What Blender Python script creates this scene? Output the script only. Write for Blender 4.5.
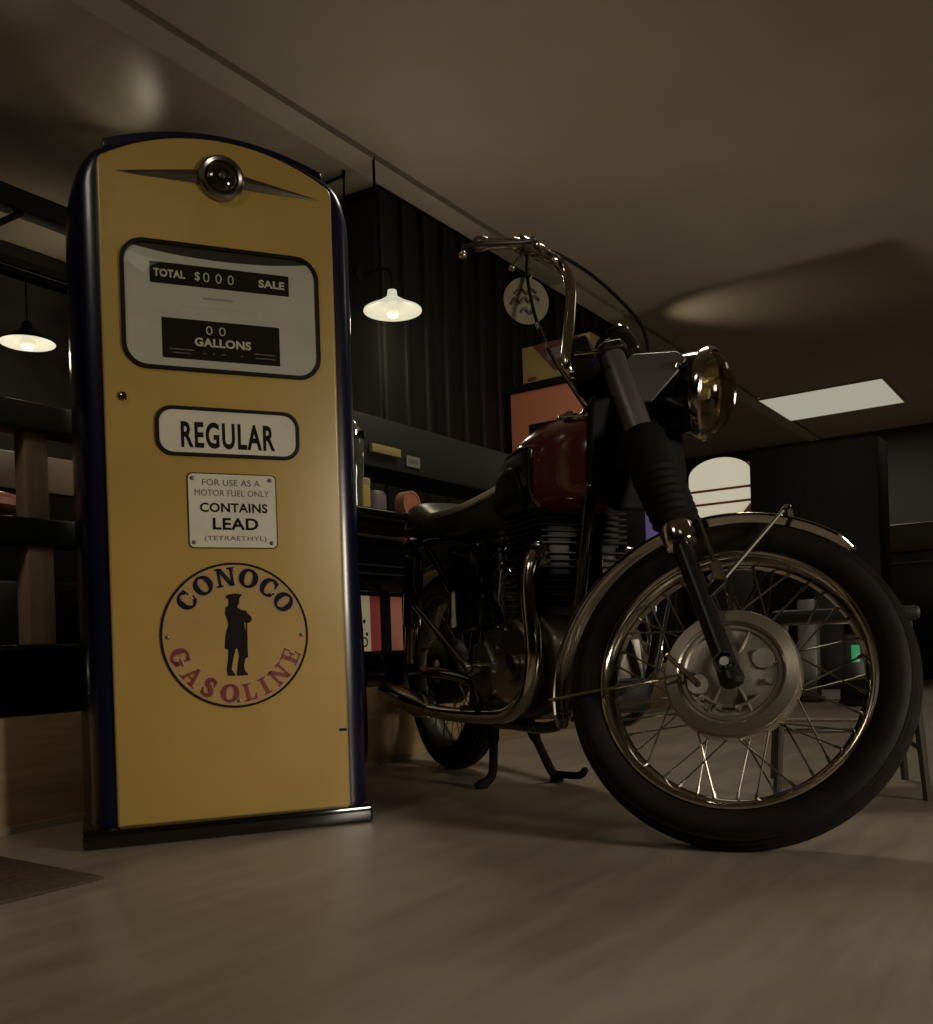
import bpy, bmesh, math, random
from mathutils import Vector, Matrix
PI = math.pi
random.seed(7)
C = bpy.context.scene.collection
S = bpy.context.scene
for o in list(bpy.data.objects): bpy.data.objects.remove(o)

# ---------------------------------------------------------------- camera, world, lights, exposure
RHO = 0.033
cam_d = bpy.data.cameras.new('camera'); cam = bpy.data.objects.new('camera', cam_d); C.objects.link(cam)
cam_d.sensor_fit = 'AUTO'; cam_d.sensor_width = 36.0; cam_d.lens = 930/1024*36
cam_d.shift_x = 0.0; cam_d.shift_y = 135/1024; cam_d.clip_start = .02; cam_d.clip_end = 80
rt = Vector((math.cos(RHO), 0, -math.sin(RHO))); upv = Vector((math.sin(RHO), 0, math.cos(RHO))); bk = Vector((0, -1, 0))
cam.matrix_world = Matrix(((rt.x, upv.x, bk.x, 0), (rt.y, upv.y, bk.y, 0), (rt.z, upv.z, bk.z, .40), (0, 0, 0, 1)))
S.camera = cam
W = bpy.data.worlds.new('world'); S.world = W; W.use_nodes = True
W.node_tree.nodes['Background'].inputs[0].default_value = (.9, .8, .62, 1)
W.node_tree.nodes['Background'].inputs[1].default_value = .0
S.view_settings.view_transform = 'Standard'; S.view_settings.look = 'None'
S.view_settings.exposure = 0.0; S.view_settings.gamma = 1.0; S.view_settings.use_curve_mapping = False

UROT = math.radians(55)
UX = Vector((math.cos(UROT), math.sin(UROT), 0)); VX = Vector((-UX.y, UX.x, 0))
def uv(u, v, z=0): return UX*u + VX*v + Vector((0, 0, z))

def area(name, loc, target, size, power, col=(1, .86, .62), sy=None, spread=PI):
    l = bpy.data.lights.new(name, 'AREA'); l.energy = power; l.color = col; l.size = size
    if sy: l.shape = 'RECTANGLE'; l.size_y = sy
    l.spread = spread
    o = bpy.data.objects.new(name, l); C.objects.link(o); o.location = loc
    o.rotation_euler = (Vector(target)-Vector(loc)).to_track_quat('-Z', 'Y').to_euler()
    return o
def point(name, loc, power, r=.04, col=(1, .86, .6), parent=None):
    l = bpy.data.lights.new(name, 'POINT'); l.energy = power; l.color = col; l.shadow_soft_size = r
    o = bpy.data.objects.new(name, l); C.objects.link(o); o.location = loc
    if parent: o.parent = parent
    return o
def spot(name, loc, target, power, ang, blend=.6, r=.03, col=(1, .86, .6)):
    l = bpy.data.lights.new(name, 'SPOT'); l.energy = power; l.color = col; l.shadow_soft_size = r
    l.spot_size = ang; l.spot_blend = 1.0
    o = bpy.data.objects.new(name, l); C.objects.link(o); o.location = loc
    o.rotation_euler = (Vector(target)-Vector(loc)).to_track_quat('-Z', 'Y').to_euler()
    return o
# unseen area lights without fixtures, standing in for room lamps; some only fill
WARM = (1, .90, .72)
area('unseen_area_light', (2.85, .0, .95), (-.4, 2.05, .12), .6, 8, WARM, .6, math.radians(66))  # added low fill for the pump face, not on the ceiling
area('unseen_area_light', (-1.35, .2, 2.4), (-.9, 2.0, .2), .5, 3.0, WARM, .4, math.radians(115))
area('unseen_area_light', (.75, 3.35, 2.80), (.75, 3.35, 0), .5, 19, (1, .94, .76), .5)
area('unseen_area_light', (3.3, 3.6, 2.80), (3.3, 3.6, 0), .8, 4, WARM, .8)  # added for bounce off the floor to the ceiling
area('unseen_area_light', (5.6, 8.0, 2.80), (5.6, 8.0, 0), .8, 5, WARM, .8)  # added to brighten the far floor and wall
area('unseen_area_light', (.3, -1.2, 2.80), (.3, -1.2, 0), .9, 2.4, WARM, .9)

# ---------------------------------------------------------------- materials
MATS = {}
def mat(name, col, rough=.5, metal=0., spec=.5, coat=0., noise=0., nscale=8., nstretch=(1, 1, 1), bump=0., bscale=60., emit=None, estr=1., col2=None):
    if name in MATS: return MATS[name]
    m = bpy.data.materials.new(name); m.use_nodes = True; nt = m.node_tree; N = nt.nodes; L = nt.links
    b = N['Principled BSDF']
    b.inputs['Base Color'].default_value = (*col, 1); b.inputs['Roughness'].default_value = rough
    b.inputs['Metallic'].default_value = metal; b.inputs['Specular IOR Level'].default_value = spec
    b.inputs['Coat Weight'].default_value = coat; b.inputs['Coat Roughness'].default_value = .06
    tc = N.new('ShaderNodeTexCoord')
    if noise or col2:
        mp = N.new('ShaderNodeMapping'); mp.inputs['Scale'].default_value = nstretch
        L.new(tc.outputs['Object'], mp.inputs[0])
        n = N.new('ShaderNodeTexNoise'); n.inputs['Scale'].default_value = nscale; n.inputs['Detail'].default_value = 6
        L.new(mp.outputs[0], n.inputs['Vector'])
        r = N.new('ShaderNodeValToRGB'); r.color_ramp.elements[0].position = .32; r.color_ramp.elements[1].position = .68
        c2 = col2 if col2 else tuple(min(1, c*(1+noise)) for c in col)
        c1 = col if col2 else tuple(c*(1-noise) for c in col)
        r.color_ramp.elements[0].color = (*c1, 1); r.color_ramp.elements[1].color = (*c2, 1)
        L.new(n.outputs['Fac'], r.inputs[0]); L.new(r.outputs[0], b.inputs['Base Color'])
    if bump:
        n2 = N.new('ShaderNodeTexNoise'); n2.inputs['Scale'].default_value = bscale; n2.inputs['Detail'].default_value = 4
        L.new(tc.outputs['Object'], n2.inputs['Vector'])
        bp = N.new('ShaderNodeBump'); bp.inputs['Strength'].default_value = bump; bp.inputs['Distance'].default_value = .01
        L.new(n2.outputs['Fac'], bp.inputs['Height']); L.new(bp.outputs[0], b.inputs['Normal'])
    if emit:
        b.inputs['Emission Color'].default_value = (*emit, 1); b.inputs['Emission Strength'].default_value = estr
    MATS[name] = m; return m

yellow = mat('yellow_enamel', (.42, .275, .070), .34, spec=.4, coat=.12, noise=.08, nscale=3.5, bump=.02, bscale=5)
navy = mat('navy_enamel', (.004, .005, .018), .26, coat=.12)
blackgloss = mat('black_enamel', (.006, .006, .006), .10, coat=.6)
blacksat = mat('black_satin', (.010, .010, .010), .42)
blackmatte = mat('black_matte', (.006, .006, .005), .8, spec=.15)
rubber = mat('tyre_rubber', (.011, .009, .008), .62, spec=.18, noise=.25, nscale=30)
rubgloss = mat('black_rubber', (.007, .006, .006), .42, spec=.25)
chrome = mat('chrome', (.62, .57, .50), .12, 1., noise=.12, nscale=14)
chromedull = mat('dull_chrome', (.42, .38, .33), .26, 1., noise=.3, nscale=9)
plate_alu = mat('brake_plate_alloy', (.26, .235, .19), .40, .6, noise=.3, nscale=12, bump=.08, bscale=90)
alu = mat('cast_aluminium', (.17, .155, .13), .40, .85, noise=.35, nscale=12, bump=.1, bscale=90)
drum_alu = mat('drum_alloy', (.46, .41, .33), .26, .85, noise=.15, nscale=6)
alupol = mat('polished_aluminium', (.36, .33, .27), .30, .95, noise=.15, nscale=6)
greymetal = mat('grey_metal', (.15, .135, .125), .42, .6)
stay_m = mat('stay_steel', (.10, .092, .08), .5, .8)
spoke_m = mat('spoke_steel', (.22, .20, .17), .35, 1.)
redpaint = mat('maroon_enamel', (.15, .026, .026), .18, coat=.6, noise=.1, nscale=5)
cream = mat('cream_enamel', (.62, .58, .46), .35, noise=.06, nscale=10)
dialw = mat('dial_white', (.50, .48, .41), .5, noise=.05, nscale=12)
dialb = mat('dial_black', (.010, .008, .006), .6, spec=.15)
dialtxt = mat('dial_lettering', (.55, .52, .42), .6)
inkblack = mat('ink_black', (.006, .005, .004), .6, spec=.15)
inkgrey = mat('ink_grey', (.13, .12, .11), .6)
inkred = mat('ink_red', (.20, .022, .022), .5)
palepink = mat('pale_outline', (.45, .30, .21), .5)
badgeyel = mat('badge_yellow', (.42, .265, .085), .30, coat=.2, noise=.08, nscale=6)
vinyl = mat('seat_vinyl', (.045, .045, .036), .36, bump=.08, bscale=120)
piping_m = mat('seat_piping', (.85, .80, .62), .3)
wood = mat('plinth_wood', (.36, .24, .115), .5, col2=(.50, .34, .17), nscale=3, nstretch=(1.2, 1.2, 14))
brownwood = mat('brown_wood', (.30, .20, .13), .5, col2=(.42, .29, .20), nscale=4, nstretch=(9, 9, 1))
greytrim = mat('grey_rail', (.085, .078, .066), .5, noise=.1)
darkgrey = mat('dark_grey_rail', (.020, .021, .017), .5)
orange = mat('orange_laminate', (.56, .20, .11), .5, noise=.06, nscale=2)
redlea = mat('red_vinyl', (.50, .14, .08), .4)
white_emit = mat('lamp_diffuser', (.5, .48, .4), .5, emit=(.78, .76, .58), estr=.50)
panel_emit = mat('panel_diffuser', (.5, .48, .4), .5, emit=(.80, .78, .60), estr=.45)
sign_emit = mat('lit_sign_face', (.5, .48, .4), .5, emit=(.86, .80, .58), estr=.50)
bulb_emit = mat('lamp_bulb', (.2, .19, .14), .5, emit=(1, .95, .70), estr=.62)
purple_emit = mat('purple_glow', (.1, .08, .2), .5, emit=(.22, .16, .42), estr=.26)
red_emit = mat('red_glow', (.2, .02, .02), .4, emit=(.6, .06, .05), estr=.16)
green_emit = mat('green_glow', (.02, .2, .08), .4, emit=(.05, .62, .25), estr=.16)
blue_emit = mat('blue_glow', (.02, .03, .2), .4, emit=(.1, .12, .8), estr=.3)

def glass_mat(name, tint=(1, 1, 1), refl_rough=.03, gloss=.10):
    m = bpy.data.materials.new(name); m.use_nodes = True; nt = m.node_tree; N = nt.nodes; L = nt.links
    N.remove(N['Principled BSDF']); out = N['Material Output']
    t = N.new('ShaderNodeBsdfTransparent'); t.inputs[0].default_value = (*tint, 1)
    g = N.new('ShaderNodeBsdfGlossy'); g.inputs['Roughness'].default_value = refl_rough
    f = N.new('ShaderNodeFresnel'); f.inputs[0].default_value = 1.5
    mx = N.new('ShaderNodeMixShader'); ge = N.new('ShaderNodeNewGeometry'); iv = N.new('ShaderNodeMath'); iv.operation = 'SUBTRACT'; iv.inputs[0].default_value = 1
    L.new(ge.outputs['Backfacing'], iv.inputs[1]); mu = N.new('ShaderNodeMath'); mu.operation = 'MULTIPLY'
    L.new(f.outputs[0], mu.inputs[0]); L.new(iv.outputs[0], mu.inputs[1]); L.new(mu.outputs[0], mx.inputs[0])
    L.new(t.outputs[0], mx.inputs[1]); L.new(g.outputs[0], mx.inputs[2]); L.new(mx.outputs[0], out.inputs[0])
    return m
glass = glass_mat('window_glass', (.92, .92, .88)); lensglass = glass_mat('headlamp_glass', (.8, .74, .55), .06)

def plank_mat(name, c1, c2, axis, width, rough, gap=.05):
    """planks running along one axis of the object's own space"""
    m = bpy.data.materials.new(name); m.use_nodes = True; nt = m.node_tree; N = nt.nodes; L = nt.links
    b = N['Principled BSDF']; b.inputs['Roughness'].default_value = rough
    tc = N.new('ShaderNodeTexCoord'); sp = N.new('ShaderNodeSeparateXYZ'); L.new(tc.outputs['Object'], sp.inputs[0])
    d = N.new('ShaderNodeMath'); d.operation = 'DIVIDE'; L.new(sp.outputs[axis], d.inputs[0]); d.inputs[1].default_value = width
    fr = N.new('ShaderNodeMath'); fr.operation = 'FRACT'; L.new(d.outputs[0], fr.inputs[0])
    fl = N.new('ShaderNodeMath'); fl.operation = 'FLOOR'; L.new(d.outputs[0], fl.inputs[0])
    wn = N.new('ShaderNodeTexWhiteNoise'); wn.noise_dimensions = '1D'; L.new(fl.outputs[0], wn.inputs['W'])
    lt = N.new('ShaderNodeMath'); lt.operation = 'LESS_THAN'; L.new(fr.outputs[0], lt.inputs[0]); lt.inputs[1].default_value = gap
    mx = N.new('ShaderNodeMix'); mx.data_type = 'RGBA'; mx.inputs['A'].default_value = (*c1, 1); mx.inputs['B'].default_value = (*c2, 1)
    L.new(wn.outputs['Value'], mx.inputs['Factor']); L.new(mx.outputs['Result'], b.inputs['Base Color'])
    bp = N.new('ShaderNodeBump'); bp.inputs['Strength'].default_value = .35; bp.inputs['Distance'].default_value = .004; bp.invert = True
    L.new(lt.outputs[0], bp.inputs['Height']); L.new(bp.outputs[0], b.inputs['Normal'])
    return m

def floor_mat():
    m = bpy.data.materials.new('floor_vinyl'); m.use_nodes = True; nt = m.node_tree; N = nt.nodes; L = nt.links
    b = N['Principled BSDF']; tc = N.new('ShaderNodeTexCoord')
    mp = N.new('ShaderNodeMapping'); mp.inputs['Scale'].default_value = (1.2, 7, 1); mp.inputs['Rotation'].default_value = (0, 0, math.radians(50))
    L.new(tc.outputs['Object'], mp.inputs[0])
    n = N.new('ShaderNodeTexNoise'); n.inputs['Scale'].default_value = 2.2; n.inputs['Detail'].default_value = 8; n.inputs['Roughness'].default_value = .65
    L.new(mp.outputs[0], n.inputs['Vector'])
    n2 = N.new('ShaderNodeTexNoise'); n2.inputs['Scale'].default_value = 1.3; n2.inputs['Detail'].default_value = 3
    L.new(tc.outputs['Object'], n2.inputs['Vector'])
    ad = N.new('ShaderNodeMath'); ad.operation = 'ADD'; L.new(n.outputs['Fac'], ad.inputs[0]); L.new(n2.outputs['Fac'], ad.inputs[1])
    hf = N.new('ShaderNodeMath'); hf.operation = 'MULTIPLY'; hf.inputs[1].default_value = .5; L.new(ad.outputs[0], hf.inputs[0])
    r = N.new('ShaderNodeValToRGB'); e = r.color_ramp.elements
    e[0].position = .36; e[0].color = (.20, .158, .120, 1); e[1].position = .66; e[1].color = (.33, .275, .215, 1)
    L.new(hf.outputs[0], r.inputs[0]); L.new(r.outputs[0], b.inputs['Base Color'])
    rr = N.new('ShaderNodeMapRange'); rr.inputs['To Min'].default_value = .30; rr.inputs['To Max'].default_value = .48
    L.new(n.outputs['Fac'], rr.inputs['Value']); L.new(rr.outputs[0], b.inputs['Roughness'])
    b.inputs['Specular IOR Level'].default_value = .4
    return m

# ---------------------------------------------------------------- mesh helpers
class MB:
    def __init__(s): s.v = []; s.f = []
    def add(s, vs, fs):
        o = len(s.v); s.v += [tuple(p) for p in vs]; s.f += [tuple(i+o for i in f) for f in fs]; return s
    def box(s, a, b, M=None, ch=0.0):
        """box between two corners; ch chamfers every edge"""
        a, b = [min(p, q) for p, q in zip(a, b)], [max(p, q) for p, q in zip(a, b)]
        bm = bmesh.new(); bmesh.ops.create_cube(bm, size=1)
        for w in bm.verts: w.co = Vector([(a[i]+b[i])/2 + w.co[i]*(b[i]-a[i]) for i in range(3)])
        if ch: bmesh.ops.bevel(bm, geom=bm.edges[:], offset=ch, segments=2, affect='EDGES', profile=.5)
        bm.verts.index_update()
        vs = [(M @ w.co if M else w.co.copy()) for w in bm.verts]; fs = [[w.index for w in f.verts] for f in bm.faces]
        bm.free(); return s.add(vs, fs)
    def tube(s, pts, r, n=12, closed=False):
        pts = [Vector(p) for p in pts]; k = len(pts); rs = r if isinstance(r, (list, tuple)) else [r]*k
        up = None; rings = []
        for i, p in enumerate(pts):
            if closed: t = pts[(i+1) % k]-pts[i-1]
            else: t = pts[min(i+1, k-1)]-pts[max(i-1, 0)]
            t.normalize()
            if up is None: up = t.orthogonal().normalized()
            up = (up - t*up.dot(t)); up = up.normalized() if up.length > 1e-6 else t.orthogonal().normalized()
            w = t.cross(up); rings.append([p + (up*math.cos(2*PI*j/n)+w*math.sin(2*PI*j/n))*rs[i] for j in range(n)])
        vs = [q for R in rings for q in R]; fs = []
        for i in range(k if closed else k-1):
            a = i*n; b = ((i+1) % k)*n
            for j in range(n): fs.append((a+j, a+(j+1) % n, b+(j+1) % n, b+j))
        if not closed: fs.append(tuple(reversed(range(n)))); fs.append(tuple(range((k-1)*n, k*n)))
        return s.add(vs, fs)
    def lathe(s, prof, o, ax, n=32, closed=False, a0=0., a1=2*PI):
        """prof = [(radius, height along axis)]"""
        o = Vector(o); ax = Vector(ax).normalized(); e = ax.orthogonal().normalized() if abs(ax.y) < .99 else Vector((1, 0, 0)); g = ax.cross(e)
        full = abs(a1-a0-2*PI) < 1e-6; m = n if full else n+1; k = len(prof); vs = []
        for j in range(m):
            t = a0+(a1-a0)*j/n; d = e*math.cos(t)+g*math.sin(t)
            vs += [o+d*r+ax*h for r, h in prof]
        fs = []
        for j in range(n):
            a = j*k; b = ((j+1) % m)*k
            for i in range(k if closed else k-1):
                i2 = (i+1) % k; fs.append((a+i, a+i2, b+i2, b+i))
        return s.add(vs, fs)
    def loft(s, loops, cap=True):
        n = len(loops[0]); vs = [p for L in loops for p in L]; fs = []
        for i in range(len(loops)-1):
            for j in range(n): fs.append((i*n+j, i*n+(j+1) % n, (i+1)*n+(j+1) % n, (i+1)*n+j))
        if cap: fs.append(tuple(reversed(range(n)))); fs.append(tuple(range((len(loops)-1)*n, len(loops)*n)))
        return s.add(vs, fs)
    def prism(s, poly, d, M, d0=0.0):
        """2-D polygon in M's xy plane, from z=d0 to z=d"""
        n = len(poly); vs = [M @ Vector((x, y, d0)) for x, y in poly]+[M @ Vector((x, y, d)) for x, y in poly]
        fs = [tuple(reversed(range(n))), tuple(range(n, 2*n))]+[(j, (j+1) % n, n+(j+1) % n, n+j) for j in range(n)]
        return s.add(vs, fs)
    def ring(s, outer, inner, d, M, d0=0.0):
        n = len(outer)
        vs = [M @ Vector((*p, d0)) for p in outer]+[M @ Vector((*p, d0)) for p in inner]+[M @ Vector((*p, d)) for p in outer]+[M @ Vector((*p, d)) for p in inner]
        fs = []
        for j in range(n):
            k = (j+1) % n
            fs += [(j, n+j, n+k, k), (2*n+j, 2*n+k, 3*n+k, 3*n+j), (j, k, 2*n+k, 2*n+j), (n+j, 3*n+j, 3*n+k, n+k)]
        return s.add(vs, fs)
    def build(s, name, m, parent=None, sharp=35, bevel=0, mw=None):
        me = bpy.data.meshes.new(name); me.from_pydata(s.v, [], s.f); me.update()
        bm = bmesh.new(); bm.from_mesh(me); bmesh.ops.recalc_face_normals(bm, faces=bm.faces[:]); bm.to_mesh(me); bm.free()
        for p in me.polygons: p.use_smooth = True
        me.set_sharp_from_angle(angle=math.radians(sharp)); me.materials.append(m)
        o = bpy.data.objects.new(name, me); C.objects.link(o)
        if parent: o.parent = parent
        if mw is not None: o.matrix_basis = mw
        if bevel:
            b = o.modifiers.new('bevel', 'BEVEL'); b.width = bevel; b.segments = 2; b.limit_method = 'ANGLE'; b.angle_limit = math.radians(40)
        return o
def empty(name, loc, rz=0):
    o = bpy.data.objects.new(name, None); C.objects.link(o); o.location = loc; o.rotation_euler = (0, 0, rz); o.empty_display_size = .1; return o
def tag(o, label=None, cat=None, group=None, kind=None):
    if label: o['label'] = label
    if cat: o['category'] = cat
    if group: o['group'] = group
    if kind: o['kind'] = kind
    return o
def rrect(x0, x1, y0, y1, r, n=6):
    out = []
    for cx, cy, a in ((x1-r, y1-r, 0), (x0+r, y1-r, 90), (x0+r, y0+r, 180), (x1-r, y0+r, 270)):
        for i in range(n+1):
            t = math.radians(a+90*i/n); out.append((cx+r*math.cos(t), cy+r*math.sin(t)))
    return out
def circ(cx, cy, r, n=48): return [(cx+r*math.cos(2*PI*i/n), cy+r*math.sin(2*PI*i/n)) for i in range(n)]
def smooth(pts, k=6):
    """Catmull-Rom through the points"""
    P = [Vector(p) for p in pts]; P = [P[0]*2-P[1]]+P+[P[-1]*2-P[-2]]; out = []
    for i in range(1, len(P)-2):
        a, b, c, d = P[i-1:i+3]
        for j in range(k):
            t = j/k; out.append(.5*((2*b)+(c-a)*t+(2*a-5*b+4*c-d)*t*t+(3*b-a-3*c+d)*t**3))
    out.append(P[-2]); return out
def text(body, m, parent, M, w=None, h=None, bold=0.0, depth=.0006, name='lettering', space=1.0):
    """a line of lettering, centred, scaled to width w and cap height h, in M's xy plane"""
    cu = bpy.data.curves.new(name, 'FONT'); cu.body = body; cu.align_x = 'CENTER'; cu.offset = bold; cu.space_character = space; cu.extrude = .01; cu.resolution_u = 4
    t = bpy.data.objects.new('tmp', cu); C.objects.link(t); dg = bpy.context.evaluated_depsgraph_get(); dg.update()
    me = bpy.data.meshes.new_from_object(t.evaluated_get(dg)); bpy.data.objects.remove(t); bpy.data.curves.remove(cu)
    xs = [v.co.x for v in me.vertices]; ys = [v.co.y for v in me.vertices]
    x0, x1, y0, y1 = min(xs), max(xs), min(ys), max(ys)
    sx = w/(x1-x0) if w else h/(y1-y0); sy = h/(y1-y0) if h else sx
    for v in me.vertices:
        v.co = M @ Vector(((v.co.x-(x0+x1)/2)*sx, (v.co.y-(y0+y1)/2)*sy, (v.co.z/.01*.5+.5)*depth))
    me.materials.clear(); me.materials.append(m); me.name = name
    o = bpy.data.objects.new(name, me); C.objects.link(o); o.parent = parent; return o

# ---------------------------------------------------------------- the room (local x = u, y = v)
RM = Matrix.Rotation(UROT, 4, 'Z')
def struct(name, mb, m, bevel=0):
    o = mb.build(name, m, None, bevel=bevel, mw=RM); o['kind'] = 'structure'; return o
H = 2.83
struct('floor', MB().box((-5, -7, -.1), (12.2, 5.4, 0)), floor_mat())
ceil_m = mat('ceiling_paint', (.70, .595, .475), .62, noise=.05, nscale=2.0, bump=.05, bscale=40)
strip_m = mat('ceiling_strip', (.78, .70, .55), .55, noise=.04)
struct('ceiling', MB().box((-5, -7, H), (12.2, 2.915, H+.1)), ceil_m)
struct('trim_1', MB().box((-5, 2.915, H+.03), (12.2, 2.945, H+.1)), blackmatte)
struct('trim_2', MB().box((-5, 2.945, H-.008), (12.2, 3.085, H+.1)), strip_m)
struct('ceiling_bar', MB().box((-5, 3.085, H+.005), (12.2, 5.4, H+.1)), plank_mat('ceiling_boards', (.58, .50, .37), (.68, .58, .43), 0, .085, .33, .12))
wall_d = mat('dark_wall', (.022, .020, .017), .7)
struct('wall_left', MB().box((-5, 5.2, 0), (12.2, 5.4, H)), wall_d)
struct('wall_far', MB().box((12.0, -7, 0), (12.2, 5.2, H)), mat('far_wall_paint', (.060, .064, .050), .6))
struct('wall_right', MB().box((-5, -7.2, 0), (12.2, -7, H)), wall_d)
struct('wall_near', MB().box((-5.2, -7.2, 0), (-5, 5.4, H)), wall_d)
# black panelled wall behind the bar, its front face ribbed with upright battens
wb = MB().box((3.72, 3.10, .27), (6.62, 5.2, 2.74)); wb.box((3.76, 3.10, 2.74), (6.62, 5.2, H))
k = 3.74
while k < 6.6:
    wb.box((k, 3.075, .27), (k+.035, 3.11, 2.80), ch=.006); k += .185
struct('wall_back', wb, mat('black_panelling', (.006, .006, .0045), .6))
# raised platform with a wooden riser
struct('platform', MB().box((-3, 2.14, 0), (5.6, 5.2, .262)), blackmatte)
struct('trim_3', MB().box((-3, 2.12, 0.0), (5.6, 2.142, .27), ch=.003), wood)
struct('baseboard_platform', MB().box((-3, 2.112, 0.0), (5.6, 2.121, .018)), mat('pale_skirting', (.30, .24, .16), .5))

# ---------------------------------------------------------------- gas pump (local x along the face, y into the body)
pump = tag(empty('gas_pump', (-.519, 2.075, 0), math.radians(21.8)), 'tall yellow and navy vintage gas pump with an arched top', 'gas pump')
def FM(x=0, z=0, y=0):   # a plane facing the front: its x -> x, y -> z, z -> -y
    return Matrix.Translation((x, y, z)) @ Matrix(((1, 0, 0, 0), (0, 0, -1, 0), (0, 1, 0, 0), (0, 0, 0, 1)))
def arch(w, zc, zp, zb, fil=0.0, n=28, fz=0.0):
    """front outline, counter-clockwise from bottom left: straight sides under a shallow arch"""
    h = zp-zc; R = (w*w+h*h)/(2*h); cz = zp-R
    xs = [w-fil-(2*(w-fil))*i/n for i in range(n+1)]
    top = [(x, cz+math.sqrt(R*R-x*x)) for x in xs]
    def fill(sg):
        if not fil: return []
        p0 = (sg*w, zc-fz); p1 = (sg*w, cz+math.sqrt(R*R-(w-fil*.35)**2)); p2 = (sg*(w-fil), cz+math.sqrt(R*R-(w-fil)**2))
        return [tuple((1-t)**2*p0[i]+2*t*(1-t)*p1[i]+t*t*p2[i] for i in range(2)) for t in [j/8 for j in range(8)]]
    l = fill(-1); l.reverse()
    return [(-w, zb), (w, zb)]+fill(1)+top+l
loops = []
for y, i in [(.003, .052), (.004, .040), (.010, .024), (.020, .012), (.036, .004), (.056, -.002), (.12, -.011), (.22, -.016), (.33, -.010), (.39, .004), (.41, .04)]:
    loops.append([Vector((x, y, z)) for x, z in arch(.306-i, 1.478-max(i, 0)*.18, 1.558-max(i, 0)*.18, .03, .075-max(i, 0)*.9 if i < .05 else .028, fz=.11-max(i, 0)*1.7)])
MB().loft(loops).build('body', navy, pump, 50)
fp = []
for y, i in [(.004, .0), (-.002, .0), (-.0045, .002), (-.0055, .006)]:
    fp.append([Vector((x, y, z)) for x, z in arch(.254-i, 1.470-i, 1.545-i, .040+i, .012, fz=.02)])
MB().loft(fp).build('front_panel', yellow, pump, 50)
# raised cap strip over the arch
cap = MB(); w = .24; hh = .075; R = (.306**2+.080**2)/(2*.080); cz = 1.558-R
top = []
for i in range(25):
    x = -w+2*w*i/24; top.append((x, cz+math.sqrt(R*R-x*x)))
cap.prism([(x, z-.012) for x, z in top]+[(x, z+.013) for x, z in reversed(top)], -.36, FM(0, 0, .02), 0)
cap.build('top_cap', navy, pump, bevel=.004)
MB().box((-.325, -.026, 0), (.303, .43, .042), ch=.008).build('base', blackgloss, pump)
# dial window
win = empty('dial_window', (0, 0, 0)); win.parent = pump
X0, X1, Z0, Z1 = -.214, .217, 1.024, 1.306
MB().ring(rrect(X0, X1, Z0, Z1, .052, 8), rrect(X0+.009, X1-.009, Z0+.009, Z1-.009, .044, 8), .012, FM(0, 0, 0), 0).build('gasket', rubgloss, win, bevel=.002)
MB().prism(rrect(X0+.004, X1-.004, Z0+.004, Z1-.004, .048, 8), .0062, FM(), .0052).build('recess_shade', mat('recess_shade_dark', (.02, .012, .008), .7), win)  # flat dark sheet: the frame's shade above the dial, put in as colour
fa = []
for i in range(25):
    x = X1-.009-(X1-X0-.018)*i/24; t = (x-(X0+X1)/2)/((X1-X0)/2); fa.append((x, 1.274+.020*abs(t)**2.2))
fa += [p for p in rrect(X0+.009, X1-.009, Z0+.009, Z1-.009, .044, 8) if p[1] < 1.16]
MB().prism(fa, .0075, FM(), .006).build('dial_face', dialw, win)
ts = MB().prism(rrect(-.153, .148, 1.212, 1.258, .002, 2), .0085, FM(), .0075).build('sale_strip', dialb, win)
def ptxt(s, m, par, xc, zc, w, h, y, bold=0.0, space=1.06): return text(s, m, par, FM(xc, zc, -y), w, h, bold, space=space)
ptxt('TOTAL', dialtxt, win, -.1125, 1.2345, .066, .0175, .0087, .034)
ptxt('$', dialtxt, win, -.0535, 1.234, .011, .021, .0087, .006)
ptxt('SALE', dialtxt, win, .109, 1.2345, .058, .0175, .0087, .034)
ptxt('0 0 0', dialtxt, win, -.008, 1.2345, .066, .021, .0087, -.01)
MB().prism(rrect(-.1315, .123, 1.051, 1.1385, .002, 2), .0085, FM(), .0075).build('gallons_plate', dialb, win)
ptxt('0 0', dialtxt, win, -.0175, 1.1175, .042, .019, .0087, -.01)
ptxt('GALLONS', dialtxt, win, -.0025, 1.0905, .122, .0190, .0087, .036)
fpm = mat('fine_print', (.14, .13, .11), .6)
for x0, x1, z in ((-.118, -.065, 1.071), (-.110, -.072, 1.063), (.066, .112, 1.074), (.068, .112, 1.065), (-.046, -.040, 1.066), (-.026, -.022, 1.066), (-.006, 0.002, 1.066), (.036, .040, 1.066)):
    MB().box((x0, -.0090, z-.0011), (x1, -.0086, z+.0011)).build('fine_print', fpm, win)
MB().box((-.044, -.0082, 1.186), (.022, -.0076, 1.190)).build('fine_print', mat('fine_grey', (.30, .28, .24), .6), win)
gl = []
for y, i in [(-.009, .009), (-.0105, .02), (-.0120, .05), (-.0128, .09), (-.0131, .13)]:
    gl.append([Vector((x, y, z)) for x, z in rrect(X0+i, X1-i, Z0+i, Z1-i, max(.044-i*.25, .006), 8)])
MB().loft(gl, cap=False).add(gl[-1], [tuple(range(len(gl[-1])))]).build('window_glass', glass, win, 60)
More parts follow.
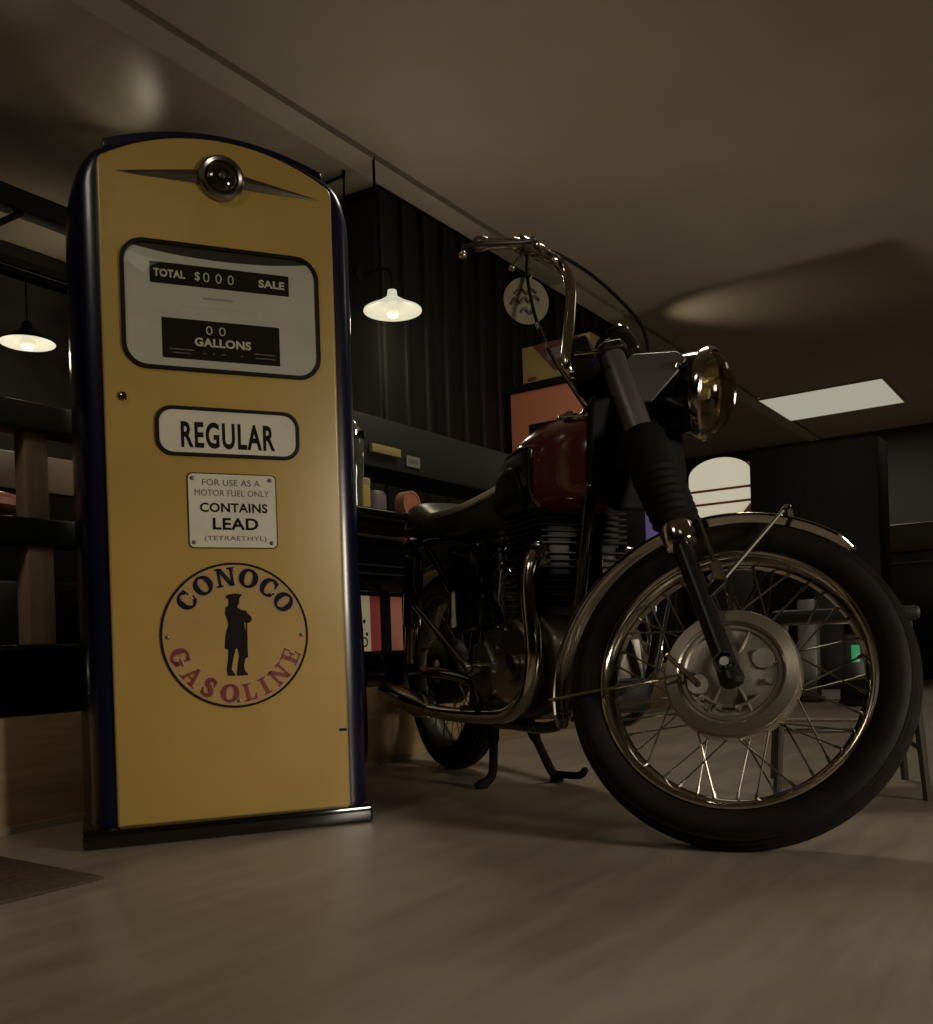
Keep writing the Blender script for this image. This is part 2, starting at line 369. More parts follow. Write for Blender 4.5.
# winged emblem
emb = MB().lathe([(.030, 0), (.049, .0), (.051, .006), (.049, .014), (.043, .019), (.037, .016), (.034, .008), (.030, .006)], (.005, -.0055, 1.458), (0, -1, 0), 40, True).build('emblem', chromedull, pump)
MB().lathe([(.036, .004), (.033, .013), (.026, .019), (.017, .022), (.015, .016), (.009, .016), (.006, .020), (.0005, .021)], (.005, -.0055, 1.458), (0, -1, 0), 32).build('lens', mat('emblem_lens', (.03, .022, .014), .08, .3, coat=.8), emb)
MB().lathe([(.010, .0205), (.008, .0245), (.0005, .026)], (.005, -.0055, 1.458), (0, -1, 0), 20).build('centre_boss', chromedull, emb)
for sg in (-1, 1):
    mb = MB(); N_ = 14; st = []
    for i in range(N_+1):
        t = i/N_; x = .005+sg*(.040+.180*t); zc = 1.458-.014*t; hw = .0155*(1-t)**.85+.0006; d = .010*(1-t)+.0012
        st.append([Vector((x, -.005, zc-hw)), Vector((x, -.0055-d*.3, zc-hw*.95)), Vector((x, -.0055-d, zc)), Vector((x, -.0055-d*.3, zc+hw*.95)), Vector((x, -.005, zc+hw))])
    mb.loft(st); mb.build('wing', chromedull, emb, 20)
# REGULAR sign
reg = MB().prism(rrect(-.152, .161, .838, .947, .036, 8), .0085, FM(), .005).build('grade_sign', cream, pump)
MB().ring(rrect(-.152, .161, .838, .947, .036, 8), rrect(-.144, .153, .846, .939, .029, 8), .0115, FM(), .004).build('sign_frame', rubgloss, reg, bevel=.0015)
ptxt('REGULAR', inkblack, reg, .0030, .8855, .204, .058, .0087, .028, 1.14)
# lead notice
ld = MB().prism(rrect(-.0875, .1025, .6385, .8005, .010, 5), .0078, FM(), .0050).build('lead_notice_plate', cream, pump)
MB().ring(rrect(-.0895, .1045, .6365, .8025, .011, 5), rrect(-.0875, .1025, .6385, .8005, .010, 5), .0080, FM(), .0048).build('plate_edge', inkblack, ld)
def lx(px): return -.0875+(px-70)/725*.19
def lz(py): return .8005-(py-110-(0))/635*.162
for s_, m_, xa, xb, yc, hp, bd in (('FOR USE AS A', inkgrey, 185, 665, 182, 56, .006), ('MOTOR FUEL ONLY', inkgrey, 122, 738, 272, 54, 0), ('CONTAINS', inkblack, 160, 722, 400, 82, .026), ('LEAD', inkblack, 260, 640, 540, 104, .028), ('(TETRAETHYL)', inkgrey, 190, 706, 672, 52, .006)):
    ptxt(s_, m_, ld, (lx(xa)+lx(xb))/2, lz(yc), lx(xb)-lx(xa), hp/635*.162, .0079, bd)
for sx, sz in ((-.0785, .7905), (.0905, .7905), (-.0785, .649), (.0905, .649)):
    MB().lathe([(.0048, 0), (.0045, .0018), (.0025, .0030), (.0003, .0032)], (sx, -.0078, sz), (0, -1, 0), 14).build('screw', greymetal, ld)
# round brand badge
BX, BZ, BR = .005, .4435, .1615
bd = MB().prism(circ(BX, BZ, BR, 72), .0078, FM(), .005).build('round_badge', badgeyel, pump)
MB().ring(circ(BX, BZ, BR, 72), circ(BX, BZ, BR-.0050, 72), .0084, FM(), .005).build('badge_ring', inkblack, bd)
# slab-serif letters, unit height, centred on their own middle
def arcpoly(cx, cy, rx, ry, a0, a1, t0, t1, n=22):
    """elliptical stroke, thick at the sides (t1) and thin at top and bottom (t0)"""
    o, i_ = [], []
    for k in range(n+1):
        a = math.radians(a0+(a1-a0)*k/n); t = t0+(t1-t0)*abs(math.cos(a))**1.5
        o.append((cx+rx*math.cos(a), cy+ry*math.sin(a))); i_.append((cx+(rx-t)*math.cos(a), cy+(ry-t*.75)*math.sin(a)))
    return [(o[k], o[k+1], i_[k+1], i_[k]) for k in range(n)]
def rect(x0, x1, y0, y1): return [((x0, y0), (x1, y0), (x1, y1), (x0, y1))]
def quad(*p): return [tuple(p)]
def strokes(pts, ws):
    out = []; L_, R_ = [], []
    for k, (x, y) in enumerate(pts):
        x0, y0 = pts[max(k-1, 0)]; x1, y1 = pts[min(k+1, len(pts)-1)]; dx, dy = x1-x0, y1-y0; l = math.hypot(dx, dy); nx, ny = -dy/l, dx/l
        L_.append((x+nx*ws[k]/2, y+ny*ws[k]/2)); R_.append((x-nx*ws[k]/2, y-ny*ws[k]/2))
    return [(L_[k], L_[k+1], R_[k+1], R_[k]) for k in range(len(pts)-1)]
spts = [(Vector((x, y, 0))) for x, y in [(.26, .30), (.12, .46), (-.10, .455), (-.22, .30), (-.16, .13), (0, .03), (.17, -.08), (.24, -.27), (.12, -.445), (-.12, -.455), (-.28, -.28)]]
spts = [(p.x, p.y) for p in smooth(spts, 4)]
sw = [.07+.13*math.sin(PI*k/(len(spts)-1))**.8 for k in range(len(spts))]
GLY = {
 'O': arcpoly(0, 0, .50, .50, 0, 360, .09, .24, 40),
 'C': arcpoly(.03, 0, .48, .50, 48, 318, .09, .25, 30)+rect(.28, .37, .14, .47)+quad((.30, -.36), (.40, -.27), (.46, -.14), (.39, -.12)),
 'N': rect(-.42, -.27, -.48, .48)+rect(.27, .42, -.48, .48)+quad((-.42, .48), (-.16, .48), (.42, -.48), (.16, -.48))+rect(-.52, -.20, -.50, -.42)+rect(.16, .54, .42, .50)+rect(-.52, -.25, .42, .50),
 'G': arcpoly(0, 0, .48, .50, 48, 330, .09, .24, 30)+rect(.24, .33, .14, .47)+rect(.20, .42, -.42, -.02)+rect(.08, .50, -.08, .0),
 'A': quad((-.05, .50), (-.40, -.46), (-.25, -.46), (.08, .38))+quad((-.06, .50), (.12, .50), (.44, -.46), (.20, -.46))+rect(-.20, .24, -.20, -.11)+rect(-.50, -.16, -.50, -.42)+rect(.08, .54, -.50, -.42),
 'S': strokes(spts, sw)+rect(.20, .28, .16, .47)+rect(-.32, -.24, -.47, -.14),
 'L': rect(-.26, -.04, -.48, .48)+rect(-.38, .08, .42, .50)+rect(-.38, .32, -.50, -.41)+quad((.18, -.42), (.32, -.42), (.38, -.14), (.31, -.14)),
 'I': rect(-.11, .11, -.48, .48)+rect(-.23, .23, .42, .50)+rect(-.23, .23, -.50, -.42),
 'E': rect(-.28, -.06, -.48, .48)+rect(-.40, .30, .42, .50)+rect(-.40, .32, -.50, -.42)+rect(-.10, .18, -.04, .04)+rect(.13, .20, -.17, .17)+rect(.24, .31, .18, .50)+quad((.24, -.42), (.32, -.42), (.38, -.16), (.31, -.16)),
}
def clean(q):
    return q
def glyph_obj(ch, ang, flip, m, sx=1.0):
    hgt = .0405 if not flip else .0385; rad = .1298
    a = math.radians(ang); rotz = a-PI/2 if not flip else a+PI/2
    M0 = FM(BX+rad*math.cos(a), BZ+rad*math.sin(a)) @ Matrix.Rotation(rotz, 4, 'Z') @ Matrix.Diagonal((hgt*sx, hgt, 1, 1))
    bg = MB(); fg = MB()
    for q in GLY[ch]:
        cx = sum(p[0] for p in q)/len(q); cy = sum(p[1] for p in q)/len(q)
        big = []; mid = []
        for x, y in q:
            d = math.hypot(x-cx, y-cy) or 1; g = 1+.095/d; big.append((cx+(x-cx)*g, cy+(y-cy)*g)); h_ = 1+.035/d; mid.append((cx+(x-cx)*h_, cy+(y-cy)*h_))
        bg.prism(big, .0082, M0, .0078); fg.prism(mid, .0088, M0, .0082)
    bo = bg.build('letter_outline', palepink, bd, 20); fg.build('letter', m, bd, 20)
for ch, an in zip('CONOCO', (143.2, 121.6, 98.6, 76.1, 54.6, 34.2)): glyph_obj(ch, an, False, mat('letter_navy', (.008, .008, .016), .6, spec=.15))
for ch, an in zip('GASOLINE', (200.6, 221.8, 241.2, 262.2, 281.8, 297.2, 315.6, 336.9)): glyph_obj(ch, an, True, inkred)
def bpx(x, y): return (BX+(x-473-(y-468)*.036)/2466, BZ-(y-468)/2466)
sil = [(413, 262), (424, 246), (468, 239), (505, 245), (494, 262), (488, 268), (490, 284), (486, 300), (478, 314), (502, 332), (526, 334), (534, 350), (552, 366), (557, 384), (548, 400), (532, 404), (516, 398), (520, 430), (531, 470), (532, 540), (536, 588), (522, 602), (516, 640), (524, 668), (536, 680), (536, 690), (478, 692), (480, 650), (488, 580), (480, 540), (470, 545), (456, 610), (450, 655), (470, 684), (468, 691), (428, 690), (424, 650), (430, 600), (432, 548), (412, 538), (415, 470), (430, 412), (424, 380), (412, 350), (416, 318), (432, 302), (430, 270)]
MB().prism([bpx(*p) for p in sil], .0088, FM(), .0078).build('soldier_figure', inkblack, bd, 20)
MB().prism([bpx(*p) for p in [(524, 395), (532, 395), (536, 560), (538, 592), (526, 596), (527, 480)]], .0087, FM(), .0078).build('musket', inkblack, bd, 20)
for a in (91, 359, 180.5, 271):
    MB().lathe([(.0045, 0), (.004, .0016), (.0003, .0026)], (BX+.1460*math.cos(math.radians(a)), -.0088, BZ+.1460*math.sin(math.radians(a))), (0, -1, 0), 12).build('screw', greymetal, bd)
# lock, latch slot
lk = MB().lathe([(.010, 0), (.010, .004), (.0075, .007), (.004, .007), (.0035, .005), (.0003, .005)], (-.216, -.0055, .961), (0, -1, 0), 20).build('lock', chrome, pump)
MB().box((.232, -.0065, .215), (.250, -.0050, .221)).build('latch_slot', blackmatte, pump)
# hose looping down the far side
hp = smooth([(.305, .30, .98), (.345, .30, .95), (.352, .27, .70), (.350, .22, .35), (.345, .20, .16), (.340, .24, .10), (.338, .29, .16), (.336, .32, .45), (.318, .34, .86)], 6)
MB().tube(hp, .012, 12).build('hose', rubgloss, pump)
MB().box((.304, .28, .95), (.322, .32, 1.01), ch=.004).build('hose_outlet', chromedull, pump)
MB().box((.304, .325, .82), (.326, .36, .93), ch=.004).build('nozzle_boot', blacksat, pump)

# ---------------------------------------------------------------- motorcycle (local x forward, y left, z up; origin under the rear axle)
moto = tag(empty('motorcycle', (-.053, 3.089, 0), math.radians(-66.6)), 'vintage maroon and chrome motorcycle on its centre stand, front wheel turned to its left', 'motorcycle')
RK = math.radians(27.6); DL = math.radians(45.2)
fV = Vector((math.cos(RK), 0, math.sin(RK))); aV = Vector((-math.sin(RK), 0, math.cos(RK))); AX = Vector((1.393, 0, .314))
P0 = AX-fV*.06
S4 = Matrix.Translation(P0) @ Matrix.Rotation(DL, 4, aV) @ Matrix.Translation(-P0)
def FR(f, l, h): return AX+fV*f+aV*h+Vector((0, l, 0))
def fpts(L): return [FR(*p) for p in L]
YA = (0, 1, 0)
def wheel(name, ax, mw, front):
    A = Vector(ax)
    AW = 1.035 if front else 1.0
    rimp = [(.250, -.033), (.2535, -.037), (.2545, -.040), (.251, -.042), (.245, -.038), (.240, -.028), (.233, -.014), (.230, 0), (.233, .014), (.240, .028), (.245, .038), (.251, .042), (.2545, .040), (.2535, .037), (.250, .033), (.243, .020), (.240, 0), (.243, -.020)]
    rimp = [(r*AW, y) for r, y in rimp]
    w = MB().lathe(rimp, A, YA, 96, True).build(name, chrome if front else stay_m, moto, 40, mw=mw)
    tp = [(.246, -.030), (.252, -.0345), (.262, -.042), (.276, -.0475), (.289, -.0485), (.299, -.046), (.306, -.041)]
    tr = []
    for k in range(7):
        y = -.036+.012*k; r = .3245-.0135*(abs(y)/.036)**2
        tr += [(r-.0035, y-.0052), (r, y-.0040), (r, y+.0040), (r-.0035, y+.0052)]
    tp = [(r*AW, y) for r, y in tp]; tr = [(r*AW, y) for r, y in tr]
    tp = tp+tr+[(r, -y) for r, y in reversed(tp)]
    MB().lathe(tp, A, YA, 128, True).build('tyre', rubber, w, 40)
    # hub barrel
    MB().lathe([(.012, -.060), (.040, -.052), (.042, -.04), (.036, -.02), (.036, .035), (.058, .038), (.058, .044), (.030, .050), (.012, .060)], A, YA, 40).build('hub', alupol, w)
    n = 40
    base = {}
    for k in range(n):
        side = -1 if k % 2 == 0 else 1; cross = 1 if (k//2) % 2 == 0 else -1
        key = (side, cross)
        if key not in base:
            rf = .112 if side < 0 else .054; yf = -.036 if side < 0 else .041; da = cross*(.55 if side < 0 else .75)
            p = A+Vector((math.cos(da)*rf, yf, math.sin(da)*rf)); q = A+Vector((.234*AW, side*.006, 0))
            mb = MB().tube([p, q], .0019, 6); mb.tube([q+(p-q)*.09, q], .0033, 6)
            o = mb.build('spoke', spoke_m, w); base[key] = o; o0 = o
        else:
            o0 = base[key].copy(); C.objects.link(o0); o0.parent = w
        o0.matrix_basis = Matrix.Translation(A) @ Matrix.Rotation(2*PI*k/n, 4, 'Y') @ Matrix.Translation(-A)
    return w
AXW = AX+aV*.013
fw = wheel('front_wheel', AXW, S4, True)
# brake plate on the right-hand side
bp = MB().lathe([(.118, -.010), (.130, -.012), (.132, -.020), (.130, -.048), (.126, -.054), (.104, -.058), (.100, -.055), (.098, -.050)], AXW, YA, 64).build('brake_drum', drum_alu, fw)
MB().lathe([(.099, -.048), (.096, -.052), (.090, -.053), (.086, -.0495), (.060, -.0505), (.048, -.056), (.034, -.061), (.022, -.062), (.018, -.070), (.0005, -.070)], AXW, YA, 64).build('brake_plate', plate_alu, fw)
def WP(r, a, y): return AXW+Vector((r*math.cos(math.radians(a)), y, r*math.sin(math.radians(a))))
mb = MB()
for a in (20, 75, 130, 200, 250, 305): mb.tube([WP(.030, a, -.056), WP(.088, a, -.0515)], [.0048, .003], 8)
mb.lathe([(.022, -.050), (.020, -.060), (.0005, -.060)], WP(.066, 210, 0), YA, 20); mb.lathe([(.022, -.050), (.020, -.060), (.0005, -.060)], WP(.066, 30, 0), YA, 20)
mb.tube([WP(.070, 235+10*i, -.0535) for i in range(10)], .004, 8)
mb.build('plate_ribs', plate_alu, fw)
for a in (188, 232, 262, 290, 352): MB().lathe([(.0065, -.050), (.006, -.0585), (.0005, -.0595)], WP(.074, a, 0), YA, 6).build('plate_bolt', plate_alu, fw)
mb = MB().tube([WP(.066, 210, -.066), WP(.125, 172, -.068)], [.006, .004], 8); mb.tube([WP(.125, 172, -.068), WP(.125, 172, -.054)], .004, 8)
mb.build('brake_arm', chromedull, fw)
MB().tube([AXW+Vector((0, -.124, 0)), AXW+Vector((0, .124, 0))], .009, 16).build('axle', chromedull, fw)
MB().lathe([(.017, -.128), (.017, -.119), (.010, -.118)], AXW, YA, 6).add([], []).build('axle_nut', chromedull, fw)
# fork
fork = MB()
for s in (-1, 1):
    y = .1*s
    fork.tube(fpts([(0, y, -.030), (0, y, -.022), (0, y, .03), (0, y, .285)]), [.018, .024, .0205, .0195], 20)
    fork.tube(fpts([(0, y-.008*s, 0.013), (0, y+.020*s, 0.013)]), .022, 16)
frk = fork.build('fork', mat('slider_black', (.006, .006, .0055), .36, spec=.35), moto, mw=S4)
for s in (-1, 1):
    y = .1*s
    MB().lathe([(.020, .282), (.031, .284), (.034, .290), (.0345, .322), (.032, .330), (.020, .332)], FR(0, y, 0), aV, 28).build('fork_collar', chrome, frk)
    g = [(.022, .332), (.036, .338)]
    for k in range(11): g += [(.043+.0012*min(k, 6), .345+.0185*k), (.0405+.0012*min(k, 6), .354+.0185*k)]
    g += [(.050, .555), (.046, .566), (.030, .568)]
    MB().lathe(g, FR(0, y, 0), aV, 28).build('fork_gaiter', mat('gaiter_rubber', (.006, .006, .0055), .7, spec=.15), frk)
    MB().lathe([(.028, .56), (.0305, .565), (.0295, .80), (.026, .803)], FR(0, y, 0), aV, 28).build('fork_cover', greymetal, frk)
    MB().lathe([(.024, .80), (.026, .806), (.026, .822), (.018, .830), (.0005, .831)], FR(0, y, 0), aV, 6).build('fork_cap', chromedull, frk)
    MB().tube(fpts([(.010, y, .16), (.050, y, .178)]), [.012, .010], 12).build('fender_lug', blackgloss, frk)
def yoke(h, t):
    M = Matrix.Translation(FR(0, 0, h)) @ Matrix((( fV.x, 0, aV.x, 0), (0, 1, 0, 0), (fV.z, 0, aV.z, 0), (0, 0, 0, 1)))
    pts = [(.040, -.10), (.034, -.125), (0, -.138), (-.034, -.125), (-.042, -.10), (-.095, -.04), (-.100, 0), (-.095, .04), (-.042, .10), (-.034, .125), (0, .138), (.034, .125), (.040, .10), (.02, .04), (.02, -.04)]
    return MB().prism(pts, t/2, M, -t/2)
yoke(.553, .034).build('lower_yoke', blacksat, frk, bevel=.005)
yoke(.800, .022).build('upper_yoke', blacksat, frk, bevel=.004)
MB().lathe([(.020, .79), (.022, .82), (.030, .83), (.030, .85), (.0005, .858)], FR(-.06, 0, 0), aV, 24).build('steering_damper', blacksat, frk)
# front fender
fen = MB(); prof = [(.355, -.042), (.358, -.0432), (.361, -.041), (.364, -.032), (.3665, -.017), (.367, 0), (.3665, .017), (.364, .032), (.361, .041), (.358, .0432), (.355, .042), (.359, .040), (.362, .031), (.3645, .016), (.365, 0), (.3645, -.016), (.362, -.031), (.359, -.040)]
loops = []
for i in range(61):
    th = math.radians(58+143*i/60); e = min(1, (i/60)/.05+.35, ((60-i)/60)/.03+.45)
    loops.append([AX-fV*.010+aV*.002+Vector((math.cos(th)*r, y*e, math.sin(th)*r)) for r, y in prof])
fd = fen.loft(loops).build('front_fender', chrome, moto, mw=S4)
for s in (-1, 1):
    y = .1*s; lug = FR(.048, y, .178)
    mb = MB().tube([lug, FR(.046, .046*s, .352)], .0052, 10); mb.tube([FR(.0475, y-.006*s, .222), FR(.0485, y, .176)], .0105, 10)
    mb.build('stay', chromedull, fd)
    mb = MB().tube([lug, FR(.205, .050*s, .297)], .0045, 10); mb.build('stay', stay_m, fd)
    MB().tube([FR(-.090, .074*s, .035), FR(-.366, .046*s, .092)], .0032, 8).build('stay', chromedull, fd)
loop_ = []
for k in range(13):
    t = -1+2*k/12; loop_.append(FR(.205+.005*(1-t*t), .050*t, .297)+(FR(.21, 0, .30)-AX).normalized()*.020*(1-t**4))
MB().tube(loop_, .006, 10).build('fender_strap', chrome, fd)
# headlight: its own axis lies level in the steered frame
HC = AX+Vector((-.166, 0, .664)); FX = Vector((1, 0, -.04)).normalized()
hl = MB().lathe([(.0005, -.165), (.022, -.162), (.044, -.150), (.066, -.122), (.083, -.080), (.092, -.035), (.094, -.012), (.090, -.010)], HC, FX, 48).build('headlight', blackgloss, moto, mw=S4)
MB().lathe([(.094, -.016), (.100, -.012), (.1035, -.002), (.102, .008), (.096, .013), (.090, .012), (.090, .004), (.092, -.010)], HC, FX, 48, True).build('headlight_rim', chrome, hl)
MB().lathe([(.091, .010), (.086, .024), (.070, .042), (.044, .055), (.0005, .061)], HC, FX, 48).build('lens', lensglass, hl)
MB().lathe([(.089, .004), (.080, -.020), (.060, -.050), (.030, -.068), (.0005, -.070)], HC, FX, 48).build('reflector', mat('headlamp_reflector', (.60, .52, .34), .16, 1.), hl)
MB().lathe([(.0005, .010), (.012, .006), (.014, -.02), (.010, -.065)], HC, FX, 16).build('bulb', mat('bulb_glass', (.5, .45, .3), .2), hl)
for s in (-1, 1):
    M = Matrix.Translation((0, .094*s, 0)) @ Matrix(((1, 0, 0, 0), (0, 0, 1, 0), (0, 1, 0, 0), (0, 0, 0, 1)))
    tpt = [FR(.015, 0, .765), FR(.045, 0, .778), HC+Vector((-.055, 0, .048)), HC+Vector((-.030, 0, .030)), HC+Vector((-.045, 0, -.005)), FR(.045, 0, .640), FR(.015, 0, .655)]
    MB().prism([(p.x, p.z) for p in tpt], .004, M, -.004).build('headlight_ear', greymetal, hl, bevel=.003)
    MB().lathe([(.012, 0), (.011, .010), (.0005, .013)], HC+Vector((-.045, .096*s, .012)), (0, s, 0), 12).build('mounting_bolt', chrome, hl)
# speedometer
SO = FR(.010, .010, .905); SA = aV*.9-fV*.35
spd = MB().lathe([(.0005, -.062), (.034, -.058), (.046, -.038), (.051, -.01), (.051, .006), (.046, .008)], SO, SA, 36).build('speedometer', blackgloss, moto, mw=S4)
MB().lathe([(.0515, 0), (.0545, .004), (.0535, .012), (.047, .014), (.046, .006)], SO, SA, 36, True).build('bezel', blackgloss, spd)
MB().lathe([(.047, .009), (.0005, .010)], SO, SA, 36).build('dial', mat('speedo_dial', (.03, .03, .028), .25), spd)
MB().tube([FR(-.02, .015, .82), FR(.0, .015, .86)], .012, 10).build('bracket', blacksat, spd)
# handlebar
def barpts(s): return fpts(smooth([(-.028, 0, .838), (-.038, .06*s, .818), (-.070, .115*s, .778), (-.090, .150*s, .762), (-.089, .168*s, .782), (-.053, .171*s, .881), (-.026, .174*s, .965), (-.027, .184*s, 1.018), (-.046, .215*s, 1.036), (-.090, .300*s, 1.024), (-.165, .366*s, 1.012)], 6))
hb = MB().tube(list(reversed(barpts(-1)))[:-1]+barpts(1), .0128, 16).build('handlebar', chrome, moto, mw=S4)
for s in (-1, 1):
    gp = fpts([(-.100, .309*s, 1.0225), (-.130, .335*s, 1.0180), (-.165, .366*s, 1.012), (-.170, .370*s, 1.011)])
    MB().tube([gp[0]+(gp[3]-gp[0])*(.72+.28*k) for k in (0, .3, .8, 1)], [.0140, .0165, .0165, .013], 16).build('grip', rubgloss if s > 0 else chromedull, hb)
    lv = fpts(smooth([(-.078, .272*s, 1.032), (-.055, .292*s, 1.018), (-.090, .325*s, 1.004), (-.150, .372*s, .996), (-.196, .392*s, .996)], 5))
    MB().tube(lv, .0050, 10).build('lever', blacksat, hb)
    mb = MB(); c = FR(-.204, .366*s, 1.004) if s < 0 else FR(-.200, .396*s, .996)
    mb.lathe([(.009*math.sin(PI*k/8)+1e-4, -.009*math.cos(PI*k/8)) for k in range(9)], c, aV, 14); mb.build('lever_ball', chrome, hb)
    mb = MB(); a = FR(-.083, .287*s, 1.026); d = (FR(-.090, .300*s, 1.024)-FR(-.046, .215*s, 1.036)).normalized()
    mb.lathe([(.013, -.014), (.0195, -.012), (.0195, .012), (.013, .014)], a, d, 16); mb.lathe([(.013, -.008), (.018, -.007), (.018, .007), (.013, .008)], a-d*.045, d, 16)
    mb.tube([a+fV*.012, a+fV*.030], .009, 10); mb.build('clamp', chromedull, hb)
    ml = MB().tube(fpts([(-.083, .28*s, 1.018), (-.105, .294*s, .99), (-.121, .3*s, .972)]), .004, 8)
    ml.lathe([(.0075*math.sin(PI*k/8)+1e-4, -.0075*math.cos(PI*k/8)) for k in range(9)], FR(-.121, .3*s, .970), aV, 12)
    ml.build('choke_lever', chromedull, hb)
MB().tube(fpts(smooth([(-.050, -.225, 1.045), (-.028, -.20, 1.048), (.020, -.135, 1.015), (.060, -.08, .955), (.085, -.03, .895), (.078, .0, .845), (.06, .01, .80)], 6)), .0042, 8).build('cable', rubgloss, hb)
MB().tube(fpts(smooth([(-.085, -.27, 1.012), (-.100, -.27, .955), (-.112, -.262, .84), (-.108, -.24, .755), (-.09, -.14, .68), (-.07, -.04, .62)], 6)), .0038, 8).build('cable', rubgloss, hb)
MB().tube(fpts([(-.1135, -.2605, .832), (-.1115, -.255, .800), (-.1095, -.249, .766)]), [.0058, .0045, .0058], 10).build('cable_adjuster', chrome, hb)
for y in (-.045, .045):
    MB().box((-.020, -.012, -.022), (.020, .012, .020), Matrix.Translation(FR(-.030, y, .831)), .004).build('bar_clamp', blacksat, hb)
mb = MB(); F3 = Matrix(((fV.x, 0, aV.x, 0), (0, 1, 0, 0), (fV.z, 0, aV.z, 0), (0, 0, 0, 1)))
mb.box((-.038, -.058, -.045), (.034, .055, .045), Matrix.Translation(FR(-.062, -.105, .795)) @ F3, .014)
sb = mb.build('switch_box', mat('cover_black', (.005, .005, .0045), .7, spec=.15), hb)
MB().tube(fpts([(-.065, -.168, .790), (-.045, -.172, .775), (-.015, -.176, .760)]), [.0055, .0035, .0045], 10).build('switch_lever', chrome, sb)
# frame
XZ0 = Matrix(((1, 0, 0, 0), (0, 0, 1, 0), (0, 1, 0, 0), (0, 0, 0, 1)))
fr_ = MB()
H0 = AX-fV*.06
def tb(p, r=.0145): fr_.tube(smooth(p, 5) if len(p) > 2 else p, r, 12)
tb([H0+aV*.575, H0+aV*.785], .030)
tb([H0+aV*.72, (.96, 0, .79), (.70, 0, .735), (.52, 0, .715)], .019)
for s in (-1, 1):
    tb([H0+aV*.66+Vector((0, .03*s, 0)), (1.105, .105*s, .76), (1.085, .118*s, .62), (1.02, .112*s, .42), (.975, .105*s, .28), (.90, .105*s, .205), (.70, .115*s, .195), (.52, .115*s, .205), (.42, .105*s, .30)])
    tb([(.54, 0, .71), (.50, .08*s, .60), (.44, .105*s, .42), (.42, .105*s, .29)])
    tb([(.54, .03*s, .715), (.32, .105*s, .725), (.06, .115*s, .735), (-.10, .115*s, .745)])
    tb([(.42, .105*s, .30), (.22, .095*s, .318), (-.02, .090*s, .322)], .019)
    tb([(.44, .105*s, .42), (.26, .112*s, .60), (.10, .118*s, .735)], .012)
fr_.build('frame', blackgloss, moto)
YZ0 = Matrix(((0, 0, 1, 0), (1, 0, 0, 0), (0, 1, 0, 0), (0, 0, 0, 1)))
MB().prism([(-.118, .712), (-.05, .690), (.05, .690), (.125, .712), (.135, .78), (.120, .90), (.05, .945), (-.05, .945), (-.112, .925), (-.125, .78)], 1.122, YZ0, 1.100).build('headstock_cover', mat('cover_black', (.005, .005, .0045), .7, spec=.15), moto, bevel=.006)
# tank
TK = [(.540, .050, .765, .830, 1.), (.562, .080, .752, .856, 1.), (.62, .110, .732, .890, 1.), (.72, .132, .716, .930, 1.), (.83, .145, .710, .947, 1.), (.93, .146, .710, .942, 1.), (1.01, .130, .712, .924, 1.), (1.058, .108, .716, .905, 1.), (1.085, .080, .726, .882, 1.), (1.093, .055, .745, .862, 1.)]
def tsec(x, w, zb, zt, g=0.0, n=36, a0=0, a1=360):
    out = []; m = n if a1-a0 < 360 else n
    for i in range(n+(1 if a1-a0 < 360 else 0)):
        a = math.radians(a0+(a1-a0)*i/n); c, s = math.cos(a), math.sin(a); e = .62
        y = (w+g)*math.copysign(abs(c)**e, c); zc = zb+(zt-zb)*.42
        z = zc+((zt-zc+g)*abs(s)**.75 if s > 0 else -(zc-zb+g)*abs(s)**.55)
        out.append(Vector((x, y, z)))
    return out
def tint(x):
    for k in range(len(TK)-1):
        if TK[k][0] <= x <= TK[k+1][0]:
            t = (x-TK[k][0])/(TK[k+1][0]-TK[k][0]); return [TK[k][i]+(TK[k+1][i]-TK[k][i])*t for i in range(1, 4)]
tk = MB().loft([tsec(*r[:4]) for r in TK])
tank = tk.build('fuel_tank', redpaint, moto, 60)
sub = tank.modifiers.new('sub', 'SUBSURF'); sub.levels = 1; sub.render_levels = 2
for s, (a0, a1) in ((-1, (150, 245)), (1, (-65, 30))):
    L_ = []
    for i in range(15):
        x = .552+.345*i/14; w, zb, zt = tint(x); e = 10*max(0, (i-9)/5)**2
        L_.append(tsec(x, w, zb, zt, .0015 if i in (0, 14) else .004, 20, a0+e, a1-e))
    n = 21; vs = [p for L in L_ for p in L]; fs = [(i*n+j, i*n+j+1, (i+1)*n+j+1, (i+1)*n+j) for i in range(14) for j in range(n-1)]
    pn = MB().add(vs, fs).build('side_panel', mat('panel_chrome', (.16, .15, .13), .16, 1.), tank, 60)
    so = pn.modifiers.new('solid', 'SOLIDIFY'); so.thickness = .004
    L_ = []
    for i in range(13):
        x = .620+.225*i/12; w, zb, zt = tint(x); e = 16*abs((i-6)/6)**3
        L_.append(tsec(x, w, zb, zt, .009, 16, a0+20+e, a1-18-e))
    n = 17; vs = [p for L in L_ for p in L]; fs = [(i*n+j, i*n+j+1, (i+1)*n+j+1, (i+1)*n+j) for i in range(12) for j in range(n-1)]
    pn = MB().add(vs, fs).build('knee_pad', rubgloss, tank, 60)
    so = pn.modifiers.new('solid', 'SOLIDIFY'); so.thickness = .007; so.offset = -1
MB().lathe([(.038, -.02), (.038, .004), (.034, .006), (.034, .014), (.030, .020), (.012, .024), (.010, .030), (.0005, .032)], (.85, -.01, .944), (0, 0, 1), 32).build('filler_cap', chrome, tank)
mb = MB().tube(smooth([(1.085, -.03, .885), (1.06, -.06, .905), (1.00, -.085, .918), (.96, -.09, .925)], 5), .006, 8); mb.build('tank_trim', chrome, tank)
